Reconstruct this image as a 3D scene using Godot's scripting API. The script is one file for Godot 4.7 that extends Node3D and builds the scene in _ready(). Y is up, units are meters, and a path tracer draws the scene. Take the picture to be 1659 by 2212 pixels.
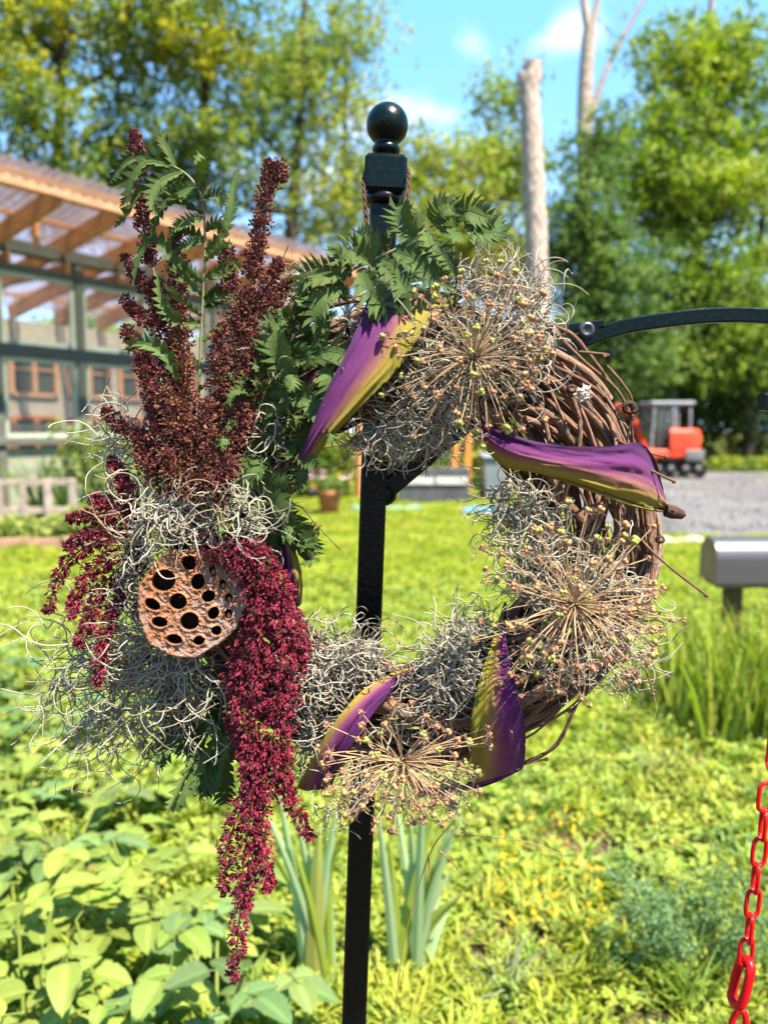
extends Node3D

const F := 1662.0          # focal length in units of a 1659 x 2212 picture
const PITCH := 6.0
const EYE := Vector3(0, 1.3, 0)
var rng := RandomNumberGenerator.new()
var used := {}
var M := {}
var cluster_mesh: ArrayMesh
var leaf_meshes := []

# ---------------------------------------------------------------- helpers
func rf(a: float, b: float) -> float:
	return rng.randf_range(a, b)

func rdir() -> Vector3:
	while true:
		var p := Vector3(rf(-1, 1), rf(-1, 1), rf(-1, 1))
		var l := p.length_squared()
		if l < 1.0 and l > 0.01:
			return p / sqrt(l)
	return Vector3.UP

func ray(x: float, y: float) -> Vector3:
	return Vector3((x - 829.5) / F, -(y - 1106.0) / F, -1.0).rotated(Vector3.RIGHT, -deg_to_rad(PITCH))

func at(x: float, y: float, depth: float) -> Vector3:      # the point at that depth, measured on the photograph
	var d := ray(x, y)
	return EYE + d * (depth / -d.z)

func gnd(x: float, y: float) -> Vector3:                   # where that sight line meets the level ground
	var d := ray(x, y)
	return EYE + d * (EYE.y / -d.y)

func W(x: float, y: float, dz := 0.0) -> Vector3:          # measured in the plane of the wreath, 0.70 m off; dz millimetres to the front
	return at(x, y, 0.70 - dz * 0.001)

func wp(a: Array) -> PackedVector3Array:
	var p := PackedVector3Array()
	for i in range(0, a.size(), 3):
		p.append(W(a[i], a[i + 1], a[i + 2]))
	return p

func spline(p: PackedVector3Array, n: int) -> PackedVector3Array:
	var o := PackedVector3Array()
	var m := p.size() - 1
	for k in n + 1:
		var t := float(k) / n * m
		var i := mini(int(t), m - 1)
		var f := t - i
		o.append(p[i].cubic_interpolate(p[i + 1], p[maxi(i - 1, 0)], p[mini(i + 2, m)], f))
	return o

func numbered(called: String) -> String:
	if not used.has(called):
		used[called] = 0
		return called
	used[called] += 1
	return "%s_%03d" % [called, used[called]]

func tag(o: Node, label := "", category := "", group := "", kind := "") -> Node:
	if label: o.set_meta("label", label)
	if category: o.set_meta("category", category)
	if group: o.set_meta("group", group)
	if kind: o.set_meta("kind", kind)
	return o

func thing(called: String, label: String, category: String, where := Vector3.ZERO, group := "", turn := 0.0) -> Node3D:
	var o := Node3D.new()
	o.name = numbered(called)
	add_child(o)
	o.position = where
	o.rotation.y = turn
	tag(o, label, category, group)
	return o

func put(called: String, mesh: Mesh, m: Material, parent: Node = self, kind := "") -> MeshInstance3D:
	var o := MeshInstance3D.new()
	o.mesh = mesh
	o.material_override = m
	if parent == self:
		o.name = numbered(called)
		add_child(o)
	else:
		var k := 0
		var nm := called
		while parent.has_node(NodePath(nm)):
			k += 1
			nm = "%s_%03d" % [called, k]
		o.name = nm
		parent.add_child(o)
	if kind: o.set_meta("kind", kind)
	return o

func obj(called: String, b: MB, m: Material, parent: Node = self, kind := "") -> MeshInstance3D:
	return put(called, b.done(), m, parent, kind)

func multi(called: String, mesh: Mesh, m: Material, xf: Array, cols: Array, parent: Node = self) -> MultiMeshInstance3D:
	var mm := MultiMesh.new()
	mm.transform_format = MultiMesh.TRANSFORM_3D
	mm.use_colors = true
	mm.mesh = mesh
	mm.instance_count = xf.size()
	for i in xf.size():
		mm.set_instance_transform(i, xf[i])
		mm.set_instance_color(i, cols[i])
	var o := MultiMeshInstance3D.new()
	o.multimesh = mm
	o.material_override = m
	o.name = numbered(called) if parent == self else called
	parent.add_child(o, true)
	o.set_meta("kind", "stuff")
	return o

class MB:                                                  # collects faces for one mesh
	var v := PackedVector3Array()
	var n := PackedVector3Array()
	var c := PackedColorArray()
	var u := PackedVector2Array()
	var ix := PackedInt32Array()
	var off := Vector3.ZERO                                # subtracted from every position

	func done() -> ArrayMesh:
		var a := []
		a.resize(Mesh.ARRAY_MAX)
		a[Mesh.ARRAY_VERTEX] = v
		if n.size() == v.size(): a[Mesh.ARRAY_NORMAL] = n
		a[Mesh.ARRAY_COLOR] = c
		if u.size() == v.size(): a[Mesh.ARRAY_TEX_UV] = u
		a[Mesh.ARRAY_INDEX] = ix
		var m := ArrayMesh.new()
		m.add_surface_from_arrays(Mesh.PRIMITIVE_TRIANGLES, a)
		return m

	func tri(p: Vector3, q: Vector3, r: Vector3, col: Color) -> void:
		var s := v.size()
		v.append(p - off); v.append(q - off); v.append(r - off)
		c.append(col); c.append(col); c.append(col)
		ix.append(s); ix.append(s + 1); ix.append(s + 2)

	func quad(p: Vector3, q: Vector3, r: Vector3, t: Vector3, col: Color) -> void:
		var s := v.size()
		v.append(p - off); v.append(q - off); v.append(r - off); v.append(t - off)
		for k in 4: c.append(col)
		ix.append_array([s, s + 1, s + 2, s, s + 2, s + 3])

	func spikelet(p: Vector3, d: Vector3, l: float, w: float, col: Color, tip: Color) -> void:   # a small four-faced bud
		var a := d.cross(Vector3(d.y, d.z, -d.x) + Vector3(0.13, 0.05, 0.02)).normalized()
		var b := d.cross(a)
		var s := v.size()
		var m := p + d * (l * 0.42) - off
		v.append(p - off)
		v.append(m + a * w); v.append(m - a * (w * 0.5) + b * (w * 0.87)); v.append(m - a * (w * 0.5) - b * (w * 0.87))
		v.append(p + d * l - off)
		c.append(col); c.append(col); c.append(col); c.append(col); c.append(tip)
		ix.append_array([s + 4, s + 1, s + 2, s + 4, s + 2, s + 3, s + 4, s + 3, s + 1, s, s + 2, s + 1, s, s + 3, s + 2, s, s + 1, s + 3])

	func tube(p: PackedVector3Array, r0: float, r1: float, sides: int, col0: Color, col1: Color, vs := 20.0, lump := 0.0) -> void:
		var m := p.size()
		var nn := Vector3(0.31, 0.53, 0.79)
		var s := v.size()
		var len := 0.0
		for i in m:
			var t := (p[mini(i + 1, m - 1)] - p[maxi(i - 1, 0)]).normalized()
			if i > 0: len += p[i].distance_to(p[i - 1])
			nn = nn - t * nn.dot(t)
			if nn.length_squared() < 1e-6: nn = t.cross(Vector3(0.2, 0.9, 0.3))
			nn = nn.normalized()
			var bb := t.cross(nn)
			var f := float(i) / (m - 1)
			var r := lerpf(r0, r1, f)
			if lump > 0.0: r *= 1.0 + lump * sin(len * 310.0 + r0 * 9000.0) * sin(len * 127.0 + 1.0)
			var col := col0.lerp(col1, f)
			for k in sides + 1:
				var a := TAU * k / sides
				var d := nn * cos(a) + bb * sin(a)
				v.append(p[i] + d * r - off); n.append(d); c.append(col); u.append(Vector2(float(k) / sides, len * vs))
		for i in m - 1:
			for k in sides:
				var a := s + i * (sides + 1) + k
				var e := a + sides + 1
				ix.append_array([a, e, e + 1, a, e + 1, a + 1])
		for e in 2:                                        # end caps
			var ring := s if e == 0 else s + (m - 1) * (sides + 1)
			var dn := (p[0] - p[1]).normalized() if e == 0 else (p[m - 1] - p[m - 2]).normalized()
			var z := v.size()
			for k in sides:
				v.append(v[ring + k]); n.append(dn); c.append(c[ring + k]); u.append(Vector2.ZERO)
			for k in range(1, sides - 1):
				if e == 0: ix.append_array([z, z + k, z + k + 1])
				else: ix.append_array([z, z + k + 1, z + k])

	func grid(nu: int, nv: int, pos: PackedVector3Array, col: PackedColorArray, uv := PackedVector2Array()) -> void:   # rows of nu points; smooth
		var s := v.size()
		for j in nv:
			for i in nu:
				var du := pos[j * nu + mini(i + 1, nu - 1)] - pos[j * nu + maxi(i - 1, 0)]
				var dv := pos[mini(j + 1, nv - 1) * nu + i] - pos[maxi(j - 1, 0) * nu + i]
				var nn := du.cross(dv)
				n.append(nn.normalized() if nn.length_squared() > 1e-16 else Vector3.BACK)
				v.append(pos[j * nu + i] - off)
		c.append_array(col)
		if uv.size(): u.append_array(uv)
		else:
			for j in nv:
				for i in nu: u.append(Vector2(float(i) / (nu - 1), float(j) / (nv - 1)))
		for j in nv - 1:
			for i in nu - 1:
				var a := s + j * nu + i
				ix.append_array([a, a + nu, a + nu + 1, a, a + nu + 1, a + 1])

	func box(x: Transform3D, size: Vector3, col: Color, bev := 0.0) -> void:    # a box with chamfered edges, flat faces
		var h := size * 0.5
		var b := minf(bev, minf(h.x, minf(h.y, h.z)) * 0.6)
		for ax in 3:
			for sg: float in [-1.0, 1.0]:
				var q := PackedVector3Array()
				var e1 := (ax + 1) % 3
				var e2 := (ax + 2) % 3
				for k in 4:
					var w := Vector3.ZERO
					w[ax] = sg * h[ax]
					w[e1] = (h[e1] - b) * (1.0 if k == 1 or k == 2 else -1.0)
					w[e2] = (h[e2] - b) * (1.0 if k >= 2 else -1.0)
					q.append(x * w)
				quad(q[0], q[1], q[2], q[3], col)
		if b > 0.0:
			for ax in 3:
				var e1 := (ax + 1) % 3
				var e2 := (ax + 2) % 3
				for s1: float in [-1.0, 1.0]:
					for s2: float in [-1.0, 1.0]:
						var q := PackedVector3Array()
						for k in 4:
							var w := Vector3.ZERO
							w[ax] = (h[ax] - b) * (1.0 if k == 1 or k == 2 else -1.0)
							w[e1] = s1 * (h[e1] - (b if k >= 2 else 0.0))
							w[e2] = s2 * (h[e2] - (0.0 if k >= 2 else b))
							q.append(x * w)
						quad(q[0], q[1], q[2], q[3], col)
			for s1: float in [-1.0, 1.0]:
				for s2: float in [-1.0, 1.0]:
					for s3: float in [-1.0, 1.0]:
						tri(x * Vector3(s1 * h.x, s2 * (h.y - b), s3 * (h.z - b)), x * Vector3(s1 * (h.x - b), s2 * h.y, s3 * (h.z - b)), x * Vector3(s1 * (h.x - b), s2 * (h.y - b), s3 * h.z), col)

	func beam(a: Vector3, b: Vector3, w: float, hgt: float, col: Color, bev := 0.0) -> void:   # a bar from a to b
		var t := (b - a).normalized()
		var up := Vector3.UP if absf(t.y) < 0.95 else Vector3.BACK
		var sd := t.cross(up).normalized()
		up = sd.cross(t)
		box(Transform3D(Basis(sd, up, -t), (a + b) * 0.5), Vector3(w, hgt, a.distance_to(b)), col, bev)

	func ball(p: Vector3, r: Vector3, nu: int, nv: int, col: Color) -> void:
		lathe(p, Basis.IDENTITY, PackedVector2Array(range(nv + 1).map(func(j): return Vector2(maxf(sin(PI * j / nv), 0.001) * r.x, -cos(PI * j / nv) * r.y))), nu, col)

	func lathe(p: Vector3, bs: Basis, prof: PackedVector2Array, seg: int, col: Color) -> void:  # profile points (radius, height)
		var pos := PackedVector3Array()
		var cl := PackedColorArray()
		for j in prof.size():
			for i in seg + 1:
				var a := -TAU * i / seg
				pos.append(p + bs * Vector3(prof[j].x * cos(a), prof[j].y, prof[j].x * sin(a)))
				cl.append(col)
		grid(seg + 1, prof.size(), pos, cl)
		var s := n.size() - pos.size()
		for j in prof.size():                              # the seam shares its normal
			var nn := (n[s + j * (seg + 1)] + n[s + j * (seg + 1) + seg]).normalized()
			n[s + j * (seg + 1)] = nn
			n[s + j * (seg + 1) + seg] = nn

func lin(r: float, g: float, b: float, a := 1.0) -> Color:
	var k := Color(r, g, b).linear_to_srgb()
	k.a = a
	return k

func mat(called: String, col: Color, rough := 0.8, spec := 0.5) -> StandardMaterial3D:
	var m := StandardMaterial3D.new()
	m.resource_name = called
	m.albedo_color = col
	m.roughness = rough
	m.metallic_specular = spec
	m.vertex_color_use_as_albedo = true
	m.cull_mode = BaseMaterial3D.CULL_DISABLED
	M[called] = m
	return m

func noise_tex(freq: float, lo: Color, hi: Color, seed_: int, size := 256, oct := 4, bump := false, kind := FastNoiseLite.TYPE_SIMPLEX_SMOOTH) -> NoiseTexture2D:
	var f := FastNoiseLite.new()
	f.noise_type = kind
	f.seed = seed_
	f.frequency = freq
	f.fractal_octaves = oct
	var t := NoiseTexture2D.new()
	t.noise = f
	t.width = size
	t.height = size
	t.seamless = true
	if bump:
		t.as_normal_map = true
		t.bump_strength = 6.0
	else:
		var g := Gradient.new()
		g.set_color(0, lo)
		g.set_color(1, hi)
		t.color_ramp = g
	return t

func grain(m: StandardMaterial3D, freq: float, lo: float, hi: float, scale: Vector3, seed_: int, tri := false, bump := 0.0) -> void:
	m.albedo_texture = noise_tex(freq, Color(lo, lo, lo), Color(hi, hi, hi), seed_)
	if tri:
		m.uv1_triplanar = true
		m.uv1_world_triplanar = true
	m.uv1_scale = scale
	if bump > 0.0:
		m.normal_enabled = true
		m.normal_texture = noise_tex(freq, Color.BLACK, Color.WHITE, seed_, 256, 4, true)
		m.normal_scale = bump

func jit(c: Color, k: float) -> Color:
	var f := 1.0 + rf(-k, k)
	return Color(c.r * f * (1.0 + rf(-k, k) * 0.35), c.g * f, c.b * f * (1.0 + rf(-k, k) * 0.35))

func cloud_cover() -> Texture2D:
	var w := 1024
	var h := 512
	var im := Image.create_empty(w, h, false, Image.FORMAT_RGBA8)
	im.fill(Color(0, 0, 0, 0))
	var n := FastNoiseLite.new()
	n.seed = 11
	n.noise_type = FastNoiseLite.TYPE_SIMPLEX_SMOOTH
	n.frequency = 1.5
	n.fractal_octaves = 5
	var big := FastNoiseLite.new()
	big.seed = 5
	big.frequency = 0.55
	big.fractal_octaves = 2
	var puffs := [ray(965, 30).normalized(), ray(1030, 60).normalized(), ray(1215, 50).normalized()]
	for j in range(0, 248):
		var el := PI * (0.5 - (j + 0.5) / h)
		for i in w:
			var az := TAU * (i + 0.5) / w
			var d := Vector3(sin(az) * cos(el), sin(el), -cos(az) * cos(el))
			var q := d / (d.y + 0.12) * 1.15
			var k := n.get_noise_2d(q.x * 1.9, q.z * 1.9)
			var b := big.get_noise_2d(q.x + 40.0, q.z)
			var dens := k * 0.55 + b * 0.9 - 0.24
			for p: Vector3 in puffs:
				var a := d.angle_to(p)
				dens += 0.40 * exp(-a * a / 0.0014)
			for p: Vector3 in [ray(1500, 0).normalized(), ray(1110, 20).normalized(), ray(1000, 260).normalized(), ray(1080, 230).normalized(), ray(840, 0).normalized(), ray(1420, 200).normalized()]:
				var a := d.angle_to(p)
				dens -= 0.25 * exp(-a * a / 0.012)
			var c := clampf(dens * 2.6, 0.0, 1.0)
			c = c * c * (3.0 - 2.0 * c)
			if c > 0.0:
				im.set_pixel(i, j, Color(0.98, 0.97, 0.95, c))
	return ImageTexture.create_from_image(im)

func _ready() -> void:
	rng.seed = 20240717
	# camera
	var cam := Camera3D.new()
	cam.name = "camera"
	cam.position = EYE
	cam.rotation_degrees = Vector3(-PITCH, 0, 0)
	var lens := CameraAttributesPhysical.new()
	lens.frustum_focal_length = 18.036
	lens.frustum_focus_distance = 0.685
	lens.frustum_near = 0.05
	lens.frustum_far = 600.0
	lens.exposure_aperture = 18.036 / 5.8
	cam.attributes = lens
	cam.fov = 67.28
	cam.near = 0.05
	cam.far = 600.0
	add_child(cam)
	# sky, sun and exposure
	var sky := ProceduralSkyMaterial.new()
	sky.sky_top_color = lin(0.044, 0.138, 0.29)
	sky.sky_horizon_color = lin(0.20, 0.27, 0.34)
	sky.sky_curve = 0.17
	sky.ground_bottom_color = lin(0.06, 0.07, 0.04)
	sky.ground_horizon_color = lin(0.12, 0.14, 0.12)
	sky.sky_cover = cloud_cover()
	sky.sky_cover_modulate = Color(lin(0.15, 0.115, 0.07), 1.0)
	sky.sun_angle_max = 6.0
	var env := Environment.new()
	env.background_mode = Environment.BG_SKY
	env.sky = Sky.new()
	env.sky.sky_material = sky
	env.background_energy_multiplier = 1.0
	env.tonemap_mode = Environment.TONE_MAPPER_LINEAR
	env.tonemap_exposure = 5.9
	env.sdfgi_enabled = true
	env.ssao_enabled = true
	env.ssil_enabled = true
	var we := WorldEnvironment.new()
	we.name = "environment"
	we.environment = env
	add_child(we)
	var sun := DirectionalLight3D.new()
	sun.name = "sun"
	sun.light_energy = 1.2
	sun.light_color = Color(1.0, 0.955, 0.88)
	sun.light_angular_distance = 0.5
	sun.shadow_enabled = true
	add_child(sun)
	sun.look_at_from_position(Vector3(0.36, 0.87, 0.33) * 50.0, Vector3.ZERO)
	make_materials()
	make_shared_meshes()
	build_ground()
	build_trees()
	build_greenhouse()
	build_yard_things()
	build_vegetation()
	build_post()
	build_wreath()

func make_materials() -> void:
	var m := mat("soil", Color.WHITE, 0.95, 0.2)
	grain(m, 0.02, 0.62, 1.0, Vector3(0.35, 0.35, 0.35), 3, true, 0.8)
	m = mat("gravel", Color.WHITE, 0.9, 0.3)
	grain(m, 0.09, 0.72, 1.0, Vector3(0.6, 0.6, 0.6), 4, true, 1.0)
	m = mat("leaf", Color.WHITE, 0.55, 0.4)
	m.backlight_enabled = true
	m.backlight = Color(0.85, 0.95, 0.4)
	m = mat("grass", Color.WHITE, 0.6, 0.3)
	m.backlight_enabled = true
	m.backlight = Color(0.9, 1.0, 0.45)
	m = mat("bark", Color.WHITE, 0.9, 0.2)
	grain(m, 0.03, 0.6, 1.0, Vector3(3, 0.6, 1), 6, false, 1.0)
	m = mat("vine_bark", Color.WHITE, 0.75, 0.35)
	grain(m, 0.035, 0.42, 1.0, Vector3(2.0, 0.35, 1), 7, false, 1.2)
	m = mat("moss", Color.WHITE, 0.95, 0.1)
	m.backlight_enabled = true
	m.backlight = Color(0.72, 0.7, 0.62)
	m = mat("bud", Color.WHITE, 0.7, 0.25)
	m.rim_enabled = true
	m.rim = 0.25
	m.rim_tint = 0.8
	m.backlight_enabled = true
	m.backlight = Color(0.6, 0.5, 0.5)
	m = mat("seed_bud", Color.WHITE, 0.8, 0.2)
	m = mat("dry_leaf", Color.WHITE, 0.7, 0.2)
	m.backlight_enabled = true
	m.backlight = Color(0.55, 0.6, 0.3)
	m = mat("straw", Color.WHITE, 0.6, 0.4)
	m = mat("pod", Color.WHITE, 0.8, 0.3)
	grain(m, 0.04, 0.86, 1.0, Vector3(14, 14, 14), 9, true, 0.3)
	m = mat("satin", Color.WHITE, 0.62, 0.3)
	m.rim_enabled = true
	m.rim = 0.12
	m.rim_tint = 0.6
	m.backlight_enabled = true
	m.backlight = Color(0.35, 0.35, 0.35)
	m.normal_enabled = true
	m.normal_texture = noise_tex(0.2, Color.BLACK, Color.WHITE, 21, 256, 2, true)
	m.normal_scale = 0.7
	m.uv1_scale = Vector3(2.5, 7, 1)
	m = mat("black_paint", Color.WHITE, 0.36, 0.3)
	m.normal_enabled = true
	m.normal_texture = noise_tex(0.03, Color.BLACK, Color.WHITE, 23, 256, 3, true)
	m.normal_scale = 0.25
	m.uv1_triplanar = true
	m.uv1_scale = Vector3(18, 18, 18)
	m.roughness_texture = noise_tex(0.02, Color(0.7, 0.7, 0.7), Color.WHITE, 24)
	m = mat("lumber", Color.WHITE, 0.75, 0.3)
	grain(m, 0.02, 0.7, 1.0, Vector3(0.8, 4.0, 0.8), 31, true)
	m = mat("paint", Color.WHITE, 0.5, 0.4)
	grain(m, 0.015, 0.8, 1.0, Vector3(0.7, 0.7, 0.7), 32, true)
	m = mat("steel", Color.WHITE, 0.35, 0.5)
	m.metallic = 0.6
	m = mat("roofing", Color(1, 1, 1, 0.64), 0.3, 0.5)
	m.transparency = BaseMaterial3D.TRANSPARENCY_ALPHA
	m.backlight_enabled = true
	m.backlight = Color(0.95, 0.93, 0.95)
	m = mat("glass", lin(0.75, 0.8, 0.78, 0.02), 0.03, 0.22)
	m.transparency = BaseMaterial3D.TRANSPARENCY_ALPHA
	m.vertex_color_use_as_albedo = false
	m = mat("petal", Color.WHITE, 0.7, 0.3)
	m.backlight_enabled = true
	m.backlight = Color(0.6, 0.6, 0.6)

func make_shared_meshes() -> void:
	var b := MB.new()                                       # a small spray of tree leaves, radius about 1
	for k in 9:
		var p := rdir() * rf(0.15, 0.85)
		leaf_face(b, p, (rdir() + Vector3(0, -0.2, 0)).normalized(), rf(0.42, 0.62), rf(0.30, 0.42), Color.WHITE)
	cluster_mesh = b.done()

func leaf_face(b: MB, p: Vector3, d: Vector3, l: float, w: float, col: Color, up := Vector3.UP) -> void:   # folded along its rib, four faces
	var s := d.cross(up + Vector3(0.05, 0.02, 0.11)).normalized()
	var nn := s.cross(d)
	var m := p + d * (l * 0.45) + nn * (l * 0.05)
	var tip := p + d * l - nn * (l * 0.12)
	var a := m + s * (w * 0.5) + nn * (w * 0.14)
	var e := m - s * (w * 0.5) + nn * (w * 0.14)
	var z := b.v.size()
	for q in [p, a, tip, e, m]:
		b.v.append(q - b.off)
		b.c.append(col)
	b.ix.append_array([z, z + 1, z + 4, z + 1, z + 2, z + 4, z + 2, z + 3, z + 4, z + 3, z, z + 4])

# ---------------------------------------------------------------- the ground
func gh(x: float, z: float) -> float:                       # small unevenness of the lawn
	return 0.02 * sin(x * 2.1 + z * 0.7) * sin(z * 1.7) + 0.012 * sin(x * 5.3 + 1.0) * cos(z * 4.1)

func build_ground() -> void:
	var b := MB.new()
	var n := FastNoiseLite.new()
	n.seed = 2
	n.frequency = 0.35
	n.fractal_octaves = 4
	var xs := PackedFloat32Array()
	for i in 121:
		var t := (i - 60) / 60.0
		xs.append(signf(t) * (absf(t) * 9.0 + pow(absf(t), 5.0) * 291.0))
	var pos := PackedVector3Array()
	var col := PackedColorArray()
	for j in 121:
		for i in 121:
			var x := xs[i]
			var z := -4.0 - xs[j]
			pos.append(Vector3(x, gh(x, z) - 0.004, z))
			var k := n.get_noise_2d(x, z)
			var c := Color(0.13, 0.085, 0.05)
			if z < -3.4: c = c.lerp(Color(0.17, 0.20, 0.03), clampf((-z - 3.4) * 0.6, 0.0, 0.9))
			c = c.lerp(Color(0.10, 0.11, 0.03), clampf(k * 1.6, 0.0, 0.6))
			col.append(c)
	b.grid(121, 121, pos, col)
	obj("ground", b, M.soil, self, "structure")
	# gravel drive
	b = MB.new()
	pos = PackedVector3Array()
	col = PackedColorArray()
	var nu := 40
	var nv := 40
	for j in nv:
		var z := lerpf(-9.6, -27.0, float(j) / (nv - 1))
		for i in nu:
			var f := float(i) / (nu - 1)
			var x0 := 3.0 + (-z - 9.6) * 0.06 + 0.35 * n.get_noise_2d(z * 3.0, 8.0)
			var x := lerpf(x0, 46.0, f * f * 0.7 + f * 0.3)
			var zz := z + 0.5 * n.get_noise_2d(x * 2.0, 3.0) * (1.0 if j == 0 or j == nv - 1 else 0.0)
			pos.append(Vector3(x, gh(x, zz) + 0.012, zz))
			var k := n.get_noise_2d(x * 1.5, zz * 1.5)
			col.append(Color(0.155, 0.152, 0.158) * (1.0 + 0.35 * k))
	b.grid(nu, nv, pos, col)
	obj("gravel_drive", b, M.gravel, self, "structure")
	b = MB.new()                                            # loose stones on the drive
	for k in 7:
		var p := rdir() * 0.3
		b.spikelet(p, rdir(), rf(0.8, 1.3), rf(0.4, 0.6), Color.WHITE, Color.WHITE)
	var xf := []
	var cc := []
	for k in 5000:
		var z := -9.8 - 16.0 * pow(rf(0, 1), 1.6)
		var x := 3.3 + (-z - 9.6) * 0.06 + rf(0, 14)
		xf.append(Transform3D(Basis(rdir(), rf(0, 6)).scaled(Vector3.ONE * rf(0.012, 0.035)), Vector3(x, gh(x, z) + 0.018, z)))
		var g := rf(0.12, 0.3)
		cc.append(Color(g, g * 0.97, g * 0.96))
	multi("gravel", b.done(), M.gravel, xf, cc)

# ---------------------------------------------------------------- trees
func make_tree(called: String, label: String, category: String, group: String, base: Vector3, hgt: float, tr: float, lean: Vector3, blobs: Array, count: int, size: float, cols: Array, bark: Color, sigma := 0.55) -> Node3D:
	var t := thing(called, label, category, base, group)
	var b := MB.new()
	var trunk := PackedVector3Array()
	for k in 9:
		var f := k / 8.0
		trunk.append(Vector3(0, -0.1, 0) + Vector3(0, hgt, 0) * f + lean * f * f + Vector3(sin(f * 7.0 + tr * 30.0), 0, cos(f * 5.0)) * 0.25 * f * (1.0 - f) * 2.0)
	b.tube(spline(trunk, 20), tr, tr * 0.3, 10, bark, bark * 0.85, 0.8, 0.04)
	put("trunk", b.done(), M.bark, t)
	b = MB.new()
	var xf := []
	var cc := []
	var total := 0.0
	for bl in blobs: total += bl[1].x * bl[1].y * bl[1].z
	for bl in blobs:
		var c0: Vector3 = bl[0]
		var r: Vector3 = bl[1]
		var f := clampf((c0.y - r.y * 0.7) / hgt, 0.25, 0.92)
		var p0 := Vector3(0, hgt, 0) * f + lean * f * f
		var limb := spline(PackedVector3Array([p0, p0.lerp(c0, 0.5) + Vector3(rf(-0.3, 0.3), rf(-0.1, 0.5), rf(-0.3, 0.3)), c0 + Vector3(0, r.y * 0.4, 0)]), 8)
		b.tube(limb, tr * 0.36, tr * 0.08, 6, bark * 0.9, bark * 0.8, 0.8)
		for k in 4:
			var e := c0 + rdir() * r * 0.8
			b.tube(spline(PackedVector3Array([limb[4], limb[4].lerp(e, 0.6) + rdir() * 0.2, e]), 5), tr * 0.14, tr * 0.03, 5, bark * 0.85, bark * 0.8, 0.8)
		var share := int(count * r.x * r.y * r.z / total)
		var clumps := maxi(4, share / 34)
		for k in clumps:
			var d := rdir()
			var cp := c0 + d * r * pow(rf(0.05, 1), 0.42)
			var cl: Color = cols[rng.randi() % cols.size()]
			var br := rf(0.75, 1.2)
			for q in 34:
				var o := Vector3(rng.randfn(0, sigma), rng.randfn(0, sigma * 0.55), rng.randfn(0, sigma))
				xf.append(Transform3D(Basis(rdir(), rf(0, TAU)).scaled(Vector3.ONE * size * rf(0.7, 1.3)), cp + o))
				cc.append(jit(cl * br, 0.16))
	put("limbs", b.done(), M.bark, t, "stuff")
	multi("crown", cluster_mesh, M.leaf, xf, cc, t)
	return t

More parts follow.
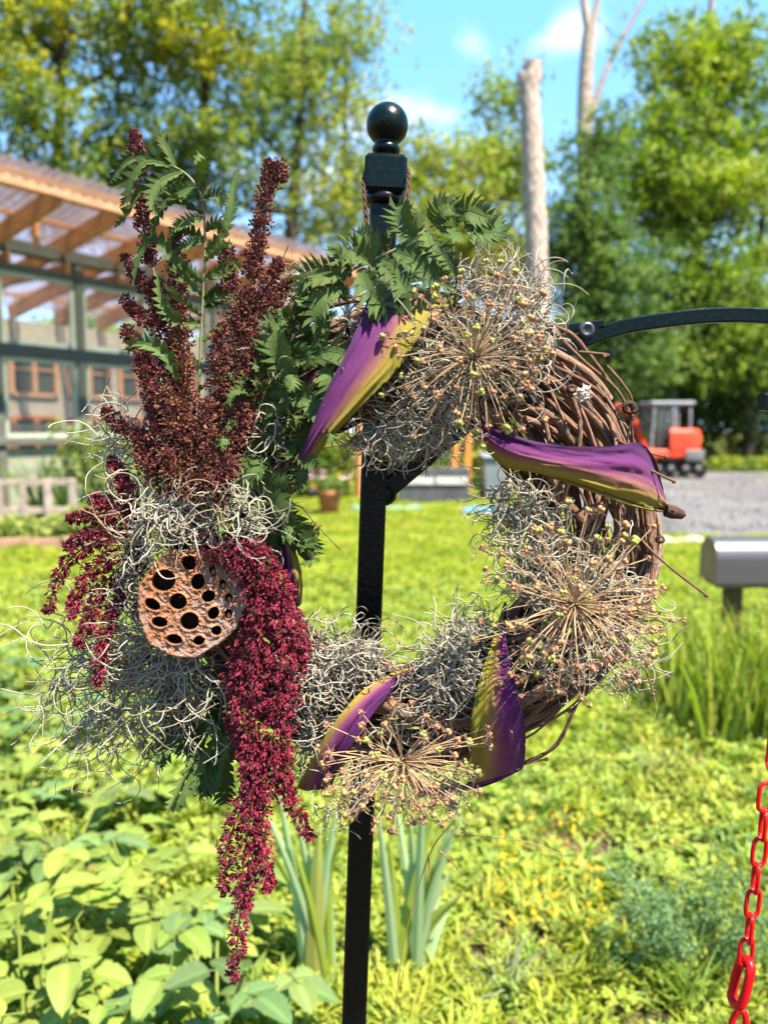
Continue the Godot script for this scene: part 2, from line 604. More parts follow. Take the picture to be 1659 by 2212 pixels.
func build_trees() -> void:
	var green := [Color(0.16, 0.24, 0.035), Color(0.22, 0.29, 0.04), Color(0.12, 0.19, 0.035), Color(0.28, 0.32, 0.04)]
	var gold := [Color(0.40, 0.36, 0.012), Color(0.11, 0.16, 0.02), Color(0.27, 0.30, 0.02), Color(0.19, 0.24, 0.025), Color(0.13, 0.19, 0.03), Color(0.11, 0.17, 0.03), Color(0.14, 0.20, 0.03)]
	var light := [Color(0.33, 0.35, 0.05), Color(0.25, 0.30, 0.04), Color(0.38, 0.36, 0.06)]
	var ivy := [Color(0.12, 0.20, 0.05), Color(0.17, 0.25, 0.06), Color(0.085, 0.15, 0.04)]
	var lime := [Color(0.27, 0.33, 0.026), Color(0.34, 0.37, 0.026), Color(0.20, 0.28, 0.026), Color(0.15, 0.22, 0.025)]
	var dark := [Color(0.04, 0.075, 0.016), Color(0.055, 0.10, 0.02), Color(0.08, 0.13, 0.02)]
	var brown := Color(0.10, 0.08, 0.06)
	var grey := Color(0.50, 0.41, 0.345)
	var s := func(base: Vector3, l: Array) -> Array:        # [px, py, rx, ry, depth] of each mass of leaves
		var o := []
		for i in range(0, l.size(), 5):
			var dp: float = l[i + 4]
			o.append([at(l[i], l[i + 1], dp) - base, Vector3(l[i + 2] * dp / F, l[i + 3] * dp / F, l[i + 2] * dp / F * 0.9)])
		return o
	var g := "broad-leaved trees behind the garden"
	var bp := Vector3(-8.6, 0, -21)
	make_tree("golden_tree", "tall tree with yellow-gold leaf tips at the upper left corner", "tree", g, bp, 15.0, 0.26, Vector3(0.4, 0, 0), s.call(bp, [40, 230, 110, 90, 20, 110, 420, 120, 80, 20.5, 60, 60, 120, 90, 21, 250, 180, 70, 90, 22]), 2800, 0.23, gold, brown)
	bp = Vector3(-5.2, 0, -23)
	make_tree("golden_tree", "tall tree with golden top leaves above the greenhouse roof, second from the left", "tree", g, bp, 16.0, 0.24, Vector3(0.3, 0, 0), s.call(bp, [330, 60, 150, 70, 22, 470, 70, 110, 80, 22, 420, 320, 100, 45, 22.5, 250, 330, 90, 80, 23]), 2600, 0.23, gold, brown)
	bp = Vector3(-3.0, 0, -25)
	make_tree("broad_leaved_tree", "dark green tree with two bare lower trunks left of the ball finial", "tree", g, bp, 15.0, 0.27, Vector3(0.6, 0, 0), s.call(bp, [480, 250, 120, 120, 24, 400, 400, 130, 70, 24.5, 620, 120, 100, 120, 25, 560, 400, 70, 90, 25, 250, 480, 130, 60, 25]), 3300, 0.21, green, brown)
	bp = Vector3(-1.4, 0, -27)
	make_tree("slender_tree", "slender pale green tree with much sky between its leaves, left of the post", "tree", g, bp, 14.0, 0.16, Vector3(0.2, 0, 0), s.call(bp, [690, 180, 90, 140, 26, 760, 60, 80, 70, 26, 720, 430, 100, 120, 26.5, 790, 300, 50, 110, 26, 660, 560, 60, 70, 26.5]), 3600, 0.20, light, brown, 0.6)
	bp = Vector3(3.4, 0, -22)
	make_tree("leaning_tree", "small tree with a leaning trunk and light leaves right of the post", "tree", g, bp, 7.2, 0.14, Vector3(-1.3, 0, 0), s.call(bp, [920, 350, 60, 70, 21, 960, 480, 80, 70, 21, 1010, 420, 60, 60, 21.5, 900, 560, 50, 60, 21.5, 1060, 560, 60, 60, 22]), 2600, 0.19, light, grey, 0.45)
	bp = Vector3(4.7, 0, -23.5)
	make_tree("broad_leaved_tree", "upright green tree directly behind the sawn-off dead trunk", "tree", g, bp, 10.5, 0.17, Vector3(-0.4, 0, 0), s.call(bp, [1080, 220, 45, 70, 22, 1100, 380, 60, 90, 22, 1120, 560, 70, 90, 22.5, 1060, 330, 50, 50, 22]), 1900, 0.20, [green[1], green[3], light[1]], brown, 0.4)
	bp = Vector3(5.6, 0, -19.5)
	make_tree("ivy_covered_tree", "dark tree wrapped in ivy beside the sawn-off dead trunk", "tree", g, bp, 8.6, 0.25, Vector3(-0.2, 0, 0), s.call(bp, [1290, 330, 60, 90, 19, 1270, 480, 90, 120, 18.6, 1320, 620, 110, 120, 18.6, 1240, 700, 80, 100, 18.6, 1350, 760, 100, 90, 18.8, 1230, 560, 60, 90, 18.8]), 4600, 0.17, ivy, brown, 0.3)
	bp = Vector3(10.8, 0, -27.5)
	make_tree("maple_tree", "large bright yellow-green tree at the right edge", "tree", g, bp, 16.0, 0.33, Vector3(0.2, 0, 0), s.call(bp, [1500, 140, 130, 90, 26.5, 1420, 300, 110, 90, 26, 1590, 260, 90, 90, 27, 1560, 120, 60, 80, 27, 1500, 430, 150, 90, 26, 1400, 420, 80, 110, 26, 1660, 420, 60, 90, 27]), 5600, 0.27, lime, grey)
	bp = Vector3(12.2, 0, -26)
	make_tree("maple_tree", "lower leafy tree under the bright one, above the red digger", "tree", g, bp, 10.0, 0.24, Vector3(0.2, 0, 0), s.call(bp, [1480, 600, 130, 80, 25.5, 1590, 700, 100, 90, 25.5, 1440, 730, 100, 80, 25.5, 1660, 560, 60, 60, 26, 1560, 800, 130, 50, 26.5]), 4200, 0.26, [lime[2], lime[3], green[1]], brown)
	# dead trunks
	var t := thing("bare_tree", "thick bare grey trunk sawn off flat at its top", "tree", Vector3(at(1166, 930, 17.0).x, 0, -17.0), "bare trunks")
	var b := MB.new()
	b.off = t.position
	var dp := -t.position.z
	var line := PackedVector3Array([t.position, at(1166, 860, dp), at(1160, 640, dp), at(1158, 520, dp), at(1153, 400, dp), at(1146, 260, dp), at(1143, 195, dp), at(1149, 160, dp), at(1153, 135, dp)])
	b.tube(spline(line, 40), 0.27, 0.19, 14, grey, grey * 1.05, 0.6, 0.11)
	put("trunk", b.done(), M.bark, t)
	b = MB.new()
	b.off = t.position
	b.tube(PackedVector3Array([at(1146, 230, dp), at(1134, 190, dp), at(1124, 158, dp)]), 0.15, 0.10, 10, grey, grey, 0.6, 0.06)
	put("branch_stub", b.done(), M.bark, t)
	t = thing("bare_tree", "tall forked bare trunk rising out of the ivy into the sky", "tree", gnd(1262, 1003), "bare trunks")
	b = MB.new()
	b.off = t.position
	dp = -t.position.z
	b.tube(spline(PackedVector3Array([t.position, at(1262, 600, dp), at(1262, 260, dp), at(1268, 120, dp), at(1273, 60, dp)]), 24), 0.36, 0.24, 10, grey, grey, 0.6, 0.05)
	put("trunk", b.done(), M.bark, t)
	for f in [[1272, 70, 1262, 20, 1254, -60, 0.18], [1273, 65, 1288, 10, 1302, -80, 0.18], [1262, 300, 1310, 150, 1395, -10, 0.15]]:
		b = MB.new()
		b.off = t.position
		b.tube(spline(PackedVector3Array([at(f[0], f[1], dp), at(f[2], f[3], dp), at(f[4], f[5], dp)]), 10), f[6], f[6] * 0.45, 8, grey, grey, 0.6, 0.05)
		for k in 5:
			var p := at(lerpf(f[2], f[4], k / 5.0), lerpf(f[3], f[5], k / 5.0), dp)
			b.tube(PackedVector3Array([p, p + Vector3(rf(-0.4, 0.4), rf(0.2, 0.6), 0.1), p + Vector3(rf(-0.9, 0.9), rf(0.6, 1.1), 0.1)]), 0.022, 0.008, 4, grey, grey)
		put("branch", b.done(), M.bark, t)
	# the wood behind: shared crowns, each tree its own
	var kinds := []
	for k in 3:
		var base := Vector3(0, 0, 0)
		var bl := []
		for q in 7:
			bl.append([Vector3(rf(-2.6, 2.6), rf(2.0, 9.5), rf(-2, 2)), Vector3(rf(1.4, 2.4), rf(1.0, 1.8), rf(1.4, 2.2))])
		kinds.append([bl, [green, [green[1], green[3], light[1]], [green[1], light[1], light[0]]][k]])
	var gw := "trees of the wood behind the garden"
	var n := 0
	var protos := []
	var spots := [[-30, -30, 1.2], [-23, -33, 1.2], [-17, -31, 0.75], [-13, -34, 0.8], [-9.5, -30, 0.62], [-6, -34, 0.7], [-2.5, -31, 0.66], [1.2, -33, 0.68], [4.0, -34, 0.5], [7.5, -33, 0.52], [10.5, -33, 0.5], [14.5, -31, 0.7], [17.5, -27, 1.2], [22, -30, 1.3], [29, -31, 1.3], [36, -28, 1.2], [-20, -20, 1.1], [-27, -16, 1.2], [18.5, -36, 1.0], [6, -38, 0.6], [-1, -38, 0.6], [12, -38, 0.6]]
	var places := ["far off beyond the left edge of the picture", "outside the left edge, behind the greenhouse", "low behind the left end of the greenhouse roof", "low behind the middle of the greenhouse roof", "behind the far end of the greenhouse roof", "behind the dark tree with two bare trunks", "between the slender pale tree and the greenhouse end", "low behind the ball finial's post", "behind the sawn-off bare trunk", "behind the ivy-covered tree", "behind the trunk of the bright maple", "behind the red digger, deep in the shade", "at the right edge, above the far side of the drive", "right of the picture beyond the drive", "farther right beyond the drive", "farthest right beyond the drive", "left of the greenhouse, outside the picture", "farthest left beyond the greenhouse", "at the back, right of the bright maple", "at the back, behind the leaning tree", "at the back, left of the post", "at the back, between ivy-covered tree and maple"]
	for sp in spots:
		var o: Node3D
		var where := Vector3(sp[0], 0, sp[1])
		if n < 3:
			o = make_tree("wood_tree", "", "tree", gw, where, 9.0, 0.2, Vector3(0.3, 0, 0), kinds[n][0], 3000, 0.30, kinds[n][1], brown, 0.6)
			protos.append(o)
		else:
			o = protos[n % 3].duplicate()
			o.name = numbered("wood_tree")
			add_child(o)
			o.position = where
		o.rotation.y = n * 1.7
		o.scale = Vector3.ONE * sp[2]
		tag(o, "tree of the background wood " + places[n], "tree", gw)
		n += 1
	# shrubs along the edge of the wood
	var gs := "shrubs along the edge of the wood"
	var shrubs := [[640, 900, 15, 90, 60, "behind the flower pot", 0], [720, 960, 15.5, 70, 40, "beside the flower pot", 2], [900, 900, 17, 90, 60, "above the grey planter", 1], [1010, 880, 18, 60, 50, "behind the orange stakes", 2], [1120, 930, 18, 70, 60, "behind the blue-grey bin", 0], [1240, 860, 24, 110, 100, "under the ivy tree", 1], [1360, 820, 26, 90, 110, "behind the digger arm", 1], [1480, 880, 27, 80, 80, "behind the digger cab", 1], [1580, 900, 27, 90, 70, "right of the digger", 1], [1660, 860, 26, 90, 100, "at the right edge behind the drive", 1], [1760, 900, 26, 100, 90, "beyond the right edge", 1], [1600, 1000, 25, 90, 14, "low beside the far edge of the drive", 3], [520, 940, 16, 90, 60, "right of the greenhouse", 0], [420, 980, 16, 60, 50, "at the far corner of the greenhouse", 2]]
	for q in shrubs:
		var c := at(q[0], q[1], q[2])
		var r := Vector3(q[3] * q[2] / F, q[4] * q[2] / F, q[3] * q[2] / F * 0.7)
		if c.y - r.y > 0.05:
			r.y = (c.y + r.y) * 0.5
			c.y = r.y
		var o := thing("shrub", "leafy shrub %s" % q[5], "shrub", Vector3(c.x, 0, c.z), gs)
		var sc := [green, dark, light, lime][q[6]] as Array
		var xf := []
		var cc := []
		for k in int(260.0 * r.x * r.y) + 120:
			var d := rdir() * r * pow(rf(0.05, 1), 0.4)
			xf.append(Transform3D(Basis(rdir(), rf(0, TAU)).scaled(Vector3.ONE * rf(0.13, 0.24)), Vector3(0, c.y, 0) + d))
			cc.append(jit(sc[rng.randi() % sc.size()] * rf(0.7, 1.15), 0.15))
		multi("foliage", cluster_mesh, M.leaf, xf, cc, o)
		b = MB.new()
		for k in 6:
			var e := Vector3(rf(-0.6, 0.6) * r.x, c.y + rf(-0.2, 0.7) * r.y, rf(-0.5, 0.5) * r.z)
			b.tube(spline(PackedVector3Array([Vector3(e.x * 0.2, 0, e.z * 0.2), e * 0.5, e]), 5), 0.03, 0.008, 5, brown, brown)
		put("stems", b.done(), M.bark, o, "stuff")

# ---------------------------------------------------------------- greenhouse
func build_greenhouse() -> void:
	var d := Vector3(0.574, 0, -0.819)
	var o := Vector3(-5.24, 0, -10.5)
	var t := thing("greenhouse", "wooden lean-to greenhouse with grey posts, orange rafters and a clear corrugated roof", "greenhouse", o)
	t.basis = Basis(d, Vector3.UP, Vector3(0.819, 0, 0.574))     # x along the wall, z outward
	var grey := Color(0.12, 0.125, 0.105)
	var mint := Color(0.40, 0.46, 0.35)
	var wood := Color(0.68, 0.31, 0.115)
	var terra := Color(0.62, 0.24, 0.09)
	var posts := [-2.5, -1.24, 0.03, 1.30, 2.6, 3.9, 5.2, 6.3]
	for s: float in posts:
		var b := MB.new()
		b.beam(Vector3(s, -0.05, 0), Vector3(s, 3.72, 0), 0.13, 0.13, jit(grey, 0.06), 0.012)
		obj("post", b, M.lumber, t)
	for q in [["header_beam", 3.80, 0.18, 0.15], ["mid_rail", 2.41, 0.17, 0.115], ["sill", 1.15, 0.10, 0.2]]:
		var b := MB.new()
		b.beam(Vector3(-2.7, q[1], 0), Vector3(6.4, q[1], 0), q[3] + 0.018, q[2], grey, 0.012)
		obj(q[0], b, M.lumber, t)
	for i in posts.size() - 1:
		var x0: float = posts[i] + 0.066
		var x1: float = posts[i + 1] - 0.066
		var b := MB.new()
		b.beam(Vector3(x0, 3.52, 0), Vector3(x1, 3.52, 0), 0.09, 0.11, grey * 1.1, 0.01)
		obj("top_rail", b, M.lumber, t)
		for w in [[1.21, 2.32], [2.50, 3.46]]:
			b = MB.new()
			var y0: float = w[0]
			var y1: float = w[1]
			b.beam(Vector3(x0, y0 + 0.03, -0.01), Vector3(x1, y0 + 0.03, -0.01), 0.05, 0.06, mint)
			b.beam(Vector3(x0, y1 - 0.03, -0.01), Vector3(x1, y1 - 0.03, -0.01), 0.05, 0.06, mint)
			b.beam(Vector3(x0 + 0.03, y0 + 0.06, -0.01), Vector3(x0 + 0.03, y1 - 0.06, -0.01), 0.06, 0.05, mint)
			b.beam(Vector3(x1 - 0.03, y0 + 0.06, -0.01), Vector3(x1 - 0.03, y1 - 0.06, -0.01), 0.06, 0.05, mint)
			var f := obj("window", b, M.paint, t)
			b = MB.new()
			b.box(Transform3D(Basis.IDENTITY, Vector3((x0 + x1) * 0.5, (y0 + y1) * 0.5, -0.01)), Vector3(x1 - x0 - 0.12, y1 - y0 - 0.12, 0.005), Color.WHITE)
			obj("pane", b, M.glass, f)
		for k in 7:                                        # boards under the sill
			b = MB.new()
			b.box(Transform3D(Basis(Vector3.RIGHT, 0.03), Vector3((x0 + x1) * 0.5, 0.08 + k * 0.152, 0)), Vector3(x1 - x0, 0.146, 0.03), jit(Color(0.30, 0.31, 0.22), 0.12), 0.004)
			obj("board", b, M.lumber, t)
	var sl := 0.19
	for k in 11:
		var s := -2.5 + k * 0.88
		var b := MB.new()
		b.beam(Vector3(s, 3.90 - 2.9 * sl, -2.9), Vector3(s, 3.90 + 1.44 * sl, 1.44), 0.07, 0.25, jit(wood, 0.1), 0.006)
		obj("rafter", b, M.lumber, t)
		b = MB.new()
		b.beam(Vector3(s + 0.09, 3.62, -2.9), Vector3(s + 0.09, 3.62, 0.1), 0.05, 0.15, jit(wood, 0.1), 0.006)
		obj("tie_beam", b, M.lumber, t)
		if k % 2 == 1:
			b = MB.new()
			b.beam(Vector3(s + 0.09, 3.70, 0.75), Vector3(s + 0.09, 4.0, 0.75), 0.06, 0.09, jit(wood, 0.1), 0.006)
			obj("strut", b, M.lumber, t)
	for w: float in [-2.4, -1.5, -0.6, 0.4, 1.1]:
		var b := MB.new()
		b.beam(Vector3(-2.6, 4.045 + w * sl, w), Vector3(6.4, 4.045 + w * sl, w), 0.09, 0.04, jit(wood, 0.1))
		obj("purlin", b, M.lumber, t)
	var b := MB.new()
	b.beam(Vector3(-2.7, 3.95 + 1.5 * sl, 1.49), Vector3(6.45, 3.95 + 1.5 * sl, 1.49), 0.05, 0.2, Color(0.55, 0.30, 0.17), 0.006)
	obj("fascia", b, M.lumber, t)
	b = MB.new()
	var pos := PackedVector3Array()
	var col := PackedColorArray()
	for j in 4:
		var w := lerpf(-3.1, 1.62, j / 3.0)
		for i in 380:
			var s := lerpf(-2.9, 6.6, i / 379.0)
			pos.append(Vector3(s, 4.10 + w * sl + 0.024 * sin(s * TAU / 0.152), w))
			col.append(Color(0.25, 0.20, 0.225) if i % 5 < 3 else Color(0.20, 0.16, 0.185))
	b.grid(380, 4, pos, col)
	obj("corrugated_roof", b, M.roofing, t)
	b = MB.new()
	b.box(Transform3D(Basis.IDENTITY, Vector3(1.85, 1.6, -2.95)), Vector3(9.2, 3.3, 0.08), Color(0.58, 0.54, 0.42))
	obj("back_wall", b, M.lumber, t)
	b = MB.new()
	b.box(Transform3D(Basis.IDENTITY, Vector3(6.42, 1.9, -1.5)), Vector3(0.05, 3.7, 2.9), Color(0.55, 0.32, 0.2))
	obj("end_wall", b, M.lumber, t)
	b = MB.new()
	b.beam(Vector3(6.35, 0, 1.36), Vector3(6.35, 4.15, 1.36), 0.12, 0.12, wood, 0.01)
	obj("corner_post", b, M.lumber, t)
	for i in 8:
		for w in [[0.75, 1.55, terra], [1.95, 2.85, Color(0.60, 0.33, 0.17)]]:
			var cx := -2.2 + i * 1.12
			b = MB.new()
			var y0: float = w[0]
			var y1: float = w[1]
			var c: Color = w[2]
			for e in [[cx - 0.43, y0, cx - 0.43, y1], [cx + 0.43, y0, cx + 0.43, y1], [cx, y0 + 0.04, cx, y1 - 0.04]]:
				b.beam(Vector3(e[0], e[1], -2.87), Vector3(e[2], e[3], -2.87), 0.09, 0.06, c)
			for y: float in [y0, (y0 + y1) * 0.5, y1]:
				b.beam(Vector3(cx - 0.385, y, -2.875), Vector3(cx + 0.385, y, -2.875), 0.05, 0.07 if y != (y0 + y1) * 0.5 else 0.035, c)
			var f := obj("inner_window", b, M.paint, t)
			b = MB.new()
			b.box(Transform3D(Basis.IDENTITY, Vector3(cx, (y0 + y1) * 0.5, -2.9)), Vector3(0.84, y1 - y0, 0.01), Color(0.05, 0.055, 0.045))
			obj("pane", b, M.black_paint, f)
	for i in 4:                                            # staging inside, under the windows
		b = MB.new()
		b.box(Transform3D(Basis.IDENTITY, Vector3(-1.6 + i * 2.1, 0.78, -1.6)), Vector3(1.7, 0.05, 0.7), wood)
		for q in [[-0.8, -0.3], [0.8, -0.3], [-0.8, 0.3], [0.8, 0.3]]:
			b.beam(Vector3(-1.6 + i * 2.1 + q[0], 0, -1.6 + q[1]), Vector3(-1.6 + i * 2.1 + q[0], 0.755, -1.6 + q[1]), 0.06, 0.06, wood)
		obj("staging_bench", b, M.lumber, t)

# ---------------------------------------------------------------- things in the yard
func build_yard_things() -> void:
	# low fence of weathered slats
	var o := at(-60, 1130, 9.0)
	o.y = 0
	var t := thing("picket_fence", "low weathered grey-pink slat fence in front of the greenhouse", "fence", o)
	var c := Color(0.42, 0.34, 0.29)
	for h: float in [0.36, 0.69]:
		var b := MB.new()
		b.beam(Vector3(-0.6, h, 0), Vector3(1.25, h + 0.02, 0), 0.025, 0.075, jit(c, 0.1), 0.004)
		obj("rail", b, M.lumber, t)
	for k in 7:
		var b := MB.new()
		var x := -0.5 + k * 0.285
		b.beam(Vector3(x, -0.03, 0.03), Vector3(x + rf(-0.02, 0.02), 0.74 + rf(-0.03, 0.03), 0.03), 0.085, 0.022, jit(c, 0.12), 0.004)
		obj("slat", b, M.lumber, t)
	# raised bed edge
	var g := gnd(60, 1188)
	t = thing("bed_board", "long pinkish plank edging the bed at the left below the slat fence", "plank", Vector3(g.x, 0, g.z))
	var b := MB.new()
	b.beam(Vector3(-1.4, 0.06, 0.05), Vector3(0.85, 0.06, -0.1), 0.04, 0.13, Color(0.42, 0.25, 0.17), 0.006)
	put("board", b.done(), M.lumber, t)
	# grey planters seen through the ring
	for q in [[936, 1082, 1.30, 0.62, "dark grey plastic planter with a pale board on its front, seen through the wreath", true], [865, 1040, 1.2, 0.8, "second dark planter behind the one with the pale board", false]]:
		g = gnd(q[0], q[1])
		t = thing("planter_box", q[4], "planter", Vector3(g.x, 0, g.z), "planters on the lawn")
		b = MB.new()
		var w: float = q[2]
		var h: float = q[3]
		var k := Color(0.075, 0.08, 0.09)
		b.box(Transform3D(Basis.IDENTITY, Vector3(0, h * 0.5, 0.22)), Vector3(w, h, 0.03), k, 0.01)
		b.box(Transform3D(Basis.IDENTITY, Vector3(0, h * 0.5, -0.22)), Vector3(w, h, 0.03), k, 0.01)
		b.box(Transform3D(Basis.IDENTITY, Vector3(-w * 0.5 + 0.015, h * 0.5, 0)), Vector3(0.03, h, 0.41), k, 0.01)
		b.box(Transform3D(Basis.IDENTITY, Vector3(w * 0.5 - 0.015, h * 0.5, 0)), Vector3(0.03, h, 0.41), k, 0.01)
		put("tub", b.done(), M.paint, t)
		b = MB.new()
		b.box(Transform3D(Basis.IDENTITY, Vector3(0, h - 0.08, 0)), Vector3(w - 0.07, 0.04, 0.4), Color(0.05, 0.035, 0.025))
		put("earth", b.done(), M.soil, t)
		if q[5]:
			for sx in [-0.31, 0.31]:
				b = MB.new()
				b.box(Transform3D(Basis.IDENTITY, Vector3(sx, h * 0.63, 0.255)), Vector3(0.58, 0.13, 0.03), Color(0.62, 0.60, 0.56), 0.006)
				put("board" if sx < 0 else "board_001", b.done(), M.lumber, t)
		var xf := []
		var cc := []
		for n in 60:
			xf.append(Transform3D(Basis(rdir(), rf(0, 6)).scaled(Vector3.ONE * rf(0.06, 0.12)), Vector3(rf(-0.5, 0.5) * w * 0.9, h + rf(-0.03, 0.22), rf(-0.16, 0.16))))
			cc.append(jit(Color(0.12, 0.18, 0.03), 0.2))
		multi("seedlings", cluster_mesh, M.leaf, xf, cc, t)
	for q in [[980, 945, 1040, "left of two orange stakes behind the grey planter"], [1008, 935, 1035, "right of two orange stakes behind the grey planter"]]:
		var p := at(q[0], q[2], 16.0)
		t = thing("garden_stake", q[3], "stake", Vector3(p.x, 0, p.z), "orange stakes")
		b = MB.new()
		b.beam(Vector3(0, -0.05, 0), Vector3(0.03, at(q[0], q[1], 16.0).y, 0), 0.14, 0.05, Color(0.72, 0.26, 0.05), 0.01)
		put("stake", b.done(), M.paint, t)
	# wheeled bin
	g = gnd(1070, 1078)
	t = thing("wheeled_bin", "blue-grey wheeled bin right of the planter, under the purple ribbon", "bin", Vector3(g.x, 0, g.z))
	b = MB.new()
	var prof := [[0.22, 0.05], [0.29, 0.80]]
	var bc := Color(0.20, 0.23, 0.24)
	for k in 4:
		var a := k * PI / 2 + PI / 4
		var e := a + PI / 2
		var r0: float = prof[0][0] * 1.3
		var r1: float = prof[1][0] * 1.3
		b.quad(Vector3(cos(a) * r0, 0.05, sin(a) * r0), Vector3(cos(e) * r0, 0.05, sin(e) * r0), Vector3(cos(e) * r1, 0.8, sin(e) * r1), Vector3(cos(a) * r1, 0.8, sin(a) * r1), bc)
	put("body", b.done(), M.paint, t)
	b = MB.new()
	b.box(Transform3D(Basis(Vector3.RIGHT, 0.06), Vector3(0, 0.84, 0)), Vector3(0.62, 0.06, 0.62), bc * 1.15, 0.02)
	put("lid", b.done(), M.paint, t)
	for sx: float in [-0.24, 0.24]:
		b = MB.new()
		b.lathe(Vector3(sx, 0.1, -0.3), Basis(Vector3.BACK, PI / 2), PackedVector2Array([Vector2(0.001, -0.03), Vector2(0.1, -0.03), Vector2(0.1, 0.03), Vector2(0.001, 0.03)]), 16, Color(0.02, 0.02, 0.02))
		put("wheel" if sx < 0 else "wheel_001", b.done(), M.paint, t)
	# tarpaulins lying on the lawn
	for q in [[1052, 1103, 0.42, 0.3, Color(0.08, 0.22, 0.36), "small crumpled blue tarpaulin on the lawn under the bin"], [838, 1100, 0.6, 0.2, Color(0.13, 0.24, 0.17), "pale green sheet lying on the lawn behind the post"], [1480, 1170, 0.5, 0.1, Color(0.4, 0.37, 0.28), "tan mat lying at the near edge of the gravel"]]:
		g = gnd(q[0], q[1])
		b = MB.new()
		b.off = Vector3.ZERO
		var pos := PackedVector3Array()
		var col := PackedColorArray()
		for j in 12:
			for i in 18:
				var x := lerpf(-q[2], q[2], i / 17.0)
				var z := lerpf(-q[3], q[3], j / 11.0)
				var edge := 1.0 if i > 0 and i < 17 and j > 0 and j < 11 else 0.0
				pos.append(Vector3(x + 0.03 * sin(z * 15.0), gh(g.x + x, g.z + z) + 0.01 + edge * (0.035 + 0.02 * sin(x * 17.0 + z * 9.0)), z + 0.04 * sin(x * 11.0)))
				col.append(q[4])
		b.grid(18, 12, pos, col)
		var ob := obj("ground_sheet", b, M.paint)
		ob.position = Vector3(g.x, 0, g.z)
		tag(ob, q[5], "tarpaulin")
	# flower pot
	g = gnd(712, 1108)
	t = thing("flower_pot", "terracotta pot of pink and purple flowers beyond the left of the ring", "flower pot", Vector3(g.x, 0, g.z))
	b = MB.new()
	b.lathe(Vector3.ZERO, Basis.IDENTITY, PackedVector2Array([Vector2(0.001, 0.0), Vector2(0.13, 0.0), Vector2(0.19, 0.29), Vector2(0.215, 0.29), Vector2(0.22, 0.36), Vector2(0.19, 0.36), Vector2(0.18, 0.32), Vector2(0.001, 0.32)]), 24, Color(0.42, 0.16, 0.07))
	put("pot", b.done(), M.paint, t)
	var xf := []
	var cc := []
	for n in 90:
		xf.append(Transform3D(Basis(rdir(), rf(0, 6)).scaled(Vector3.ONE * rf(0.06, 0.11)), Vector3(0, 0.42, 0) + rdir() * Vector3(0.32, 0.16, 0.28) * rf(0.3, 1.0)))
		cc.append(jit(Color(0.11, 0.17, 0.03), 0.2))
	multi("leaves", cluster_mesh, M.leaf, xf, cc, t)
	for n in 15:
		b = MB.new()
		var p := Vector3(0, 0.5, 0.05) + rdir() * Vector3(0.42, 0.22, 0.25)
		var fc: Color = [Color(0.55, 0.12, 0.40), Color(0.36, 0.14, 0.60), Color(0.75, 0.45, 0.6), Color(0.8, 0.75, 0.7), Color(0.7, 0.25, 0.05)][n % 5]
		for k in 6:
			leaf_face(b, p, (Vector3(cos(k * TAU / 6), 0.35, sin(k * TAU / 6))).normalized(), 0.07, 0.06, fc)
		put("flower" if n == 0 else "flower_%03d" % n, b.done(), M.petal, t)
	# mailbox
	var mp := at(1640, 1210, 3.55)
	t = thing("mailbox", "grey metal mailbox on a short wooden post at the right edge of the lawn", "mailbox", Vector3(mp.x, 0, mp.z))
	b = MB.new()
	var hw := 0.095
	var bb := at(1640, 1253, 3.55).y
	var ring := PackedVector2Array([Vector2(-hw, bb), Vector2(-hw, bb + 0.11)])
	for k in 11: ring.append(Vector2(-hw * cos(PI * (k + 0.5) / 11), bb + 0.11 + hw * sin(PI * (k + 0.5) / 11)))
	ring.append(Vector2(hw, bb + 0.11))
	ring.append(Vector2(hw, bb))
	var pp := PackedVector3Array()
	var pc := PackedColorArray()
	for q in ring:
		for x: float in [-0.24, -0.232, 0.232, 0.24]:
			var k := 0.985 if absf(x) > 0.235 else 1.0
			pp.append(Vector3(x, bb + (q.y - bb) * k, -q.x * k))
			pc.append(Color(0.10, 0.10, 0.105))
	b.grid(4, ring.size(), pp, pc)
	put("box", b.done(), M.steel, t)
	for sx: float in [-1, 1]:
		b = MB.new()
		for k in ring.size():
			var k2 := (k + 1) % ring.size()
			b.tri(Vector3(sx * 0.241, bb + 0.08, 0), Vector3(sx * 0.241, ring[k].y, -ring[k].x), Vector3(sx * 0.241, ring[k2].y, -ring[k2].x), Color(0.28, 0.17, 0.10) if sx < 0 else Color(0.2, 0.2, 0.21))
		put("end_door" if sx < 0 else "back_panel", b.done(), M.paint, t)
	b = MB.new()
	b.beam(Vector3(-0.12, -0.1, 0), Vector3(-0.12, bb - 0.022, 0), 0.07, 0.07, Color(0.12, 0.08, 0.035), 0.006)
	put("post", b.done(), M.lumber, t)
	b = MB.new()
	b.box(Transform3D(Basis.IDENTITY, Vector3(0, bb - 0.012, 0)), Vector3(0.44, 0.02, 0.17), Color(0.25, 0.15, 0.08), 0.003)
	put("shelf", b.done(), M.lumber, t)
	build_excavator()

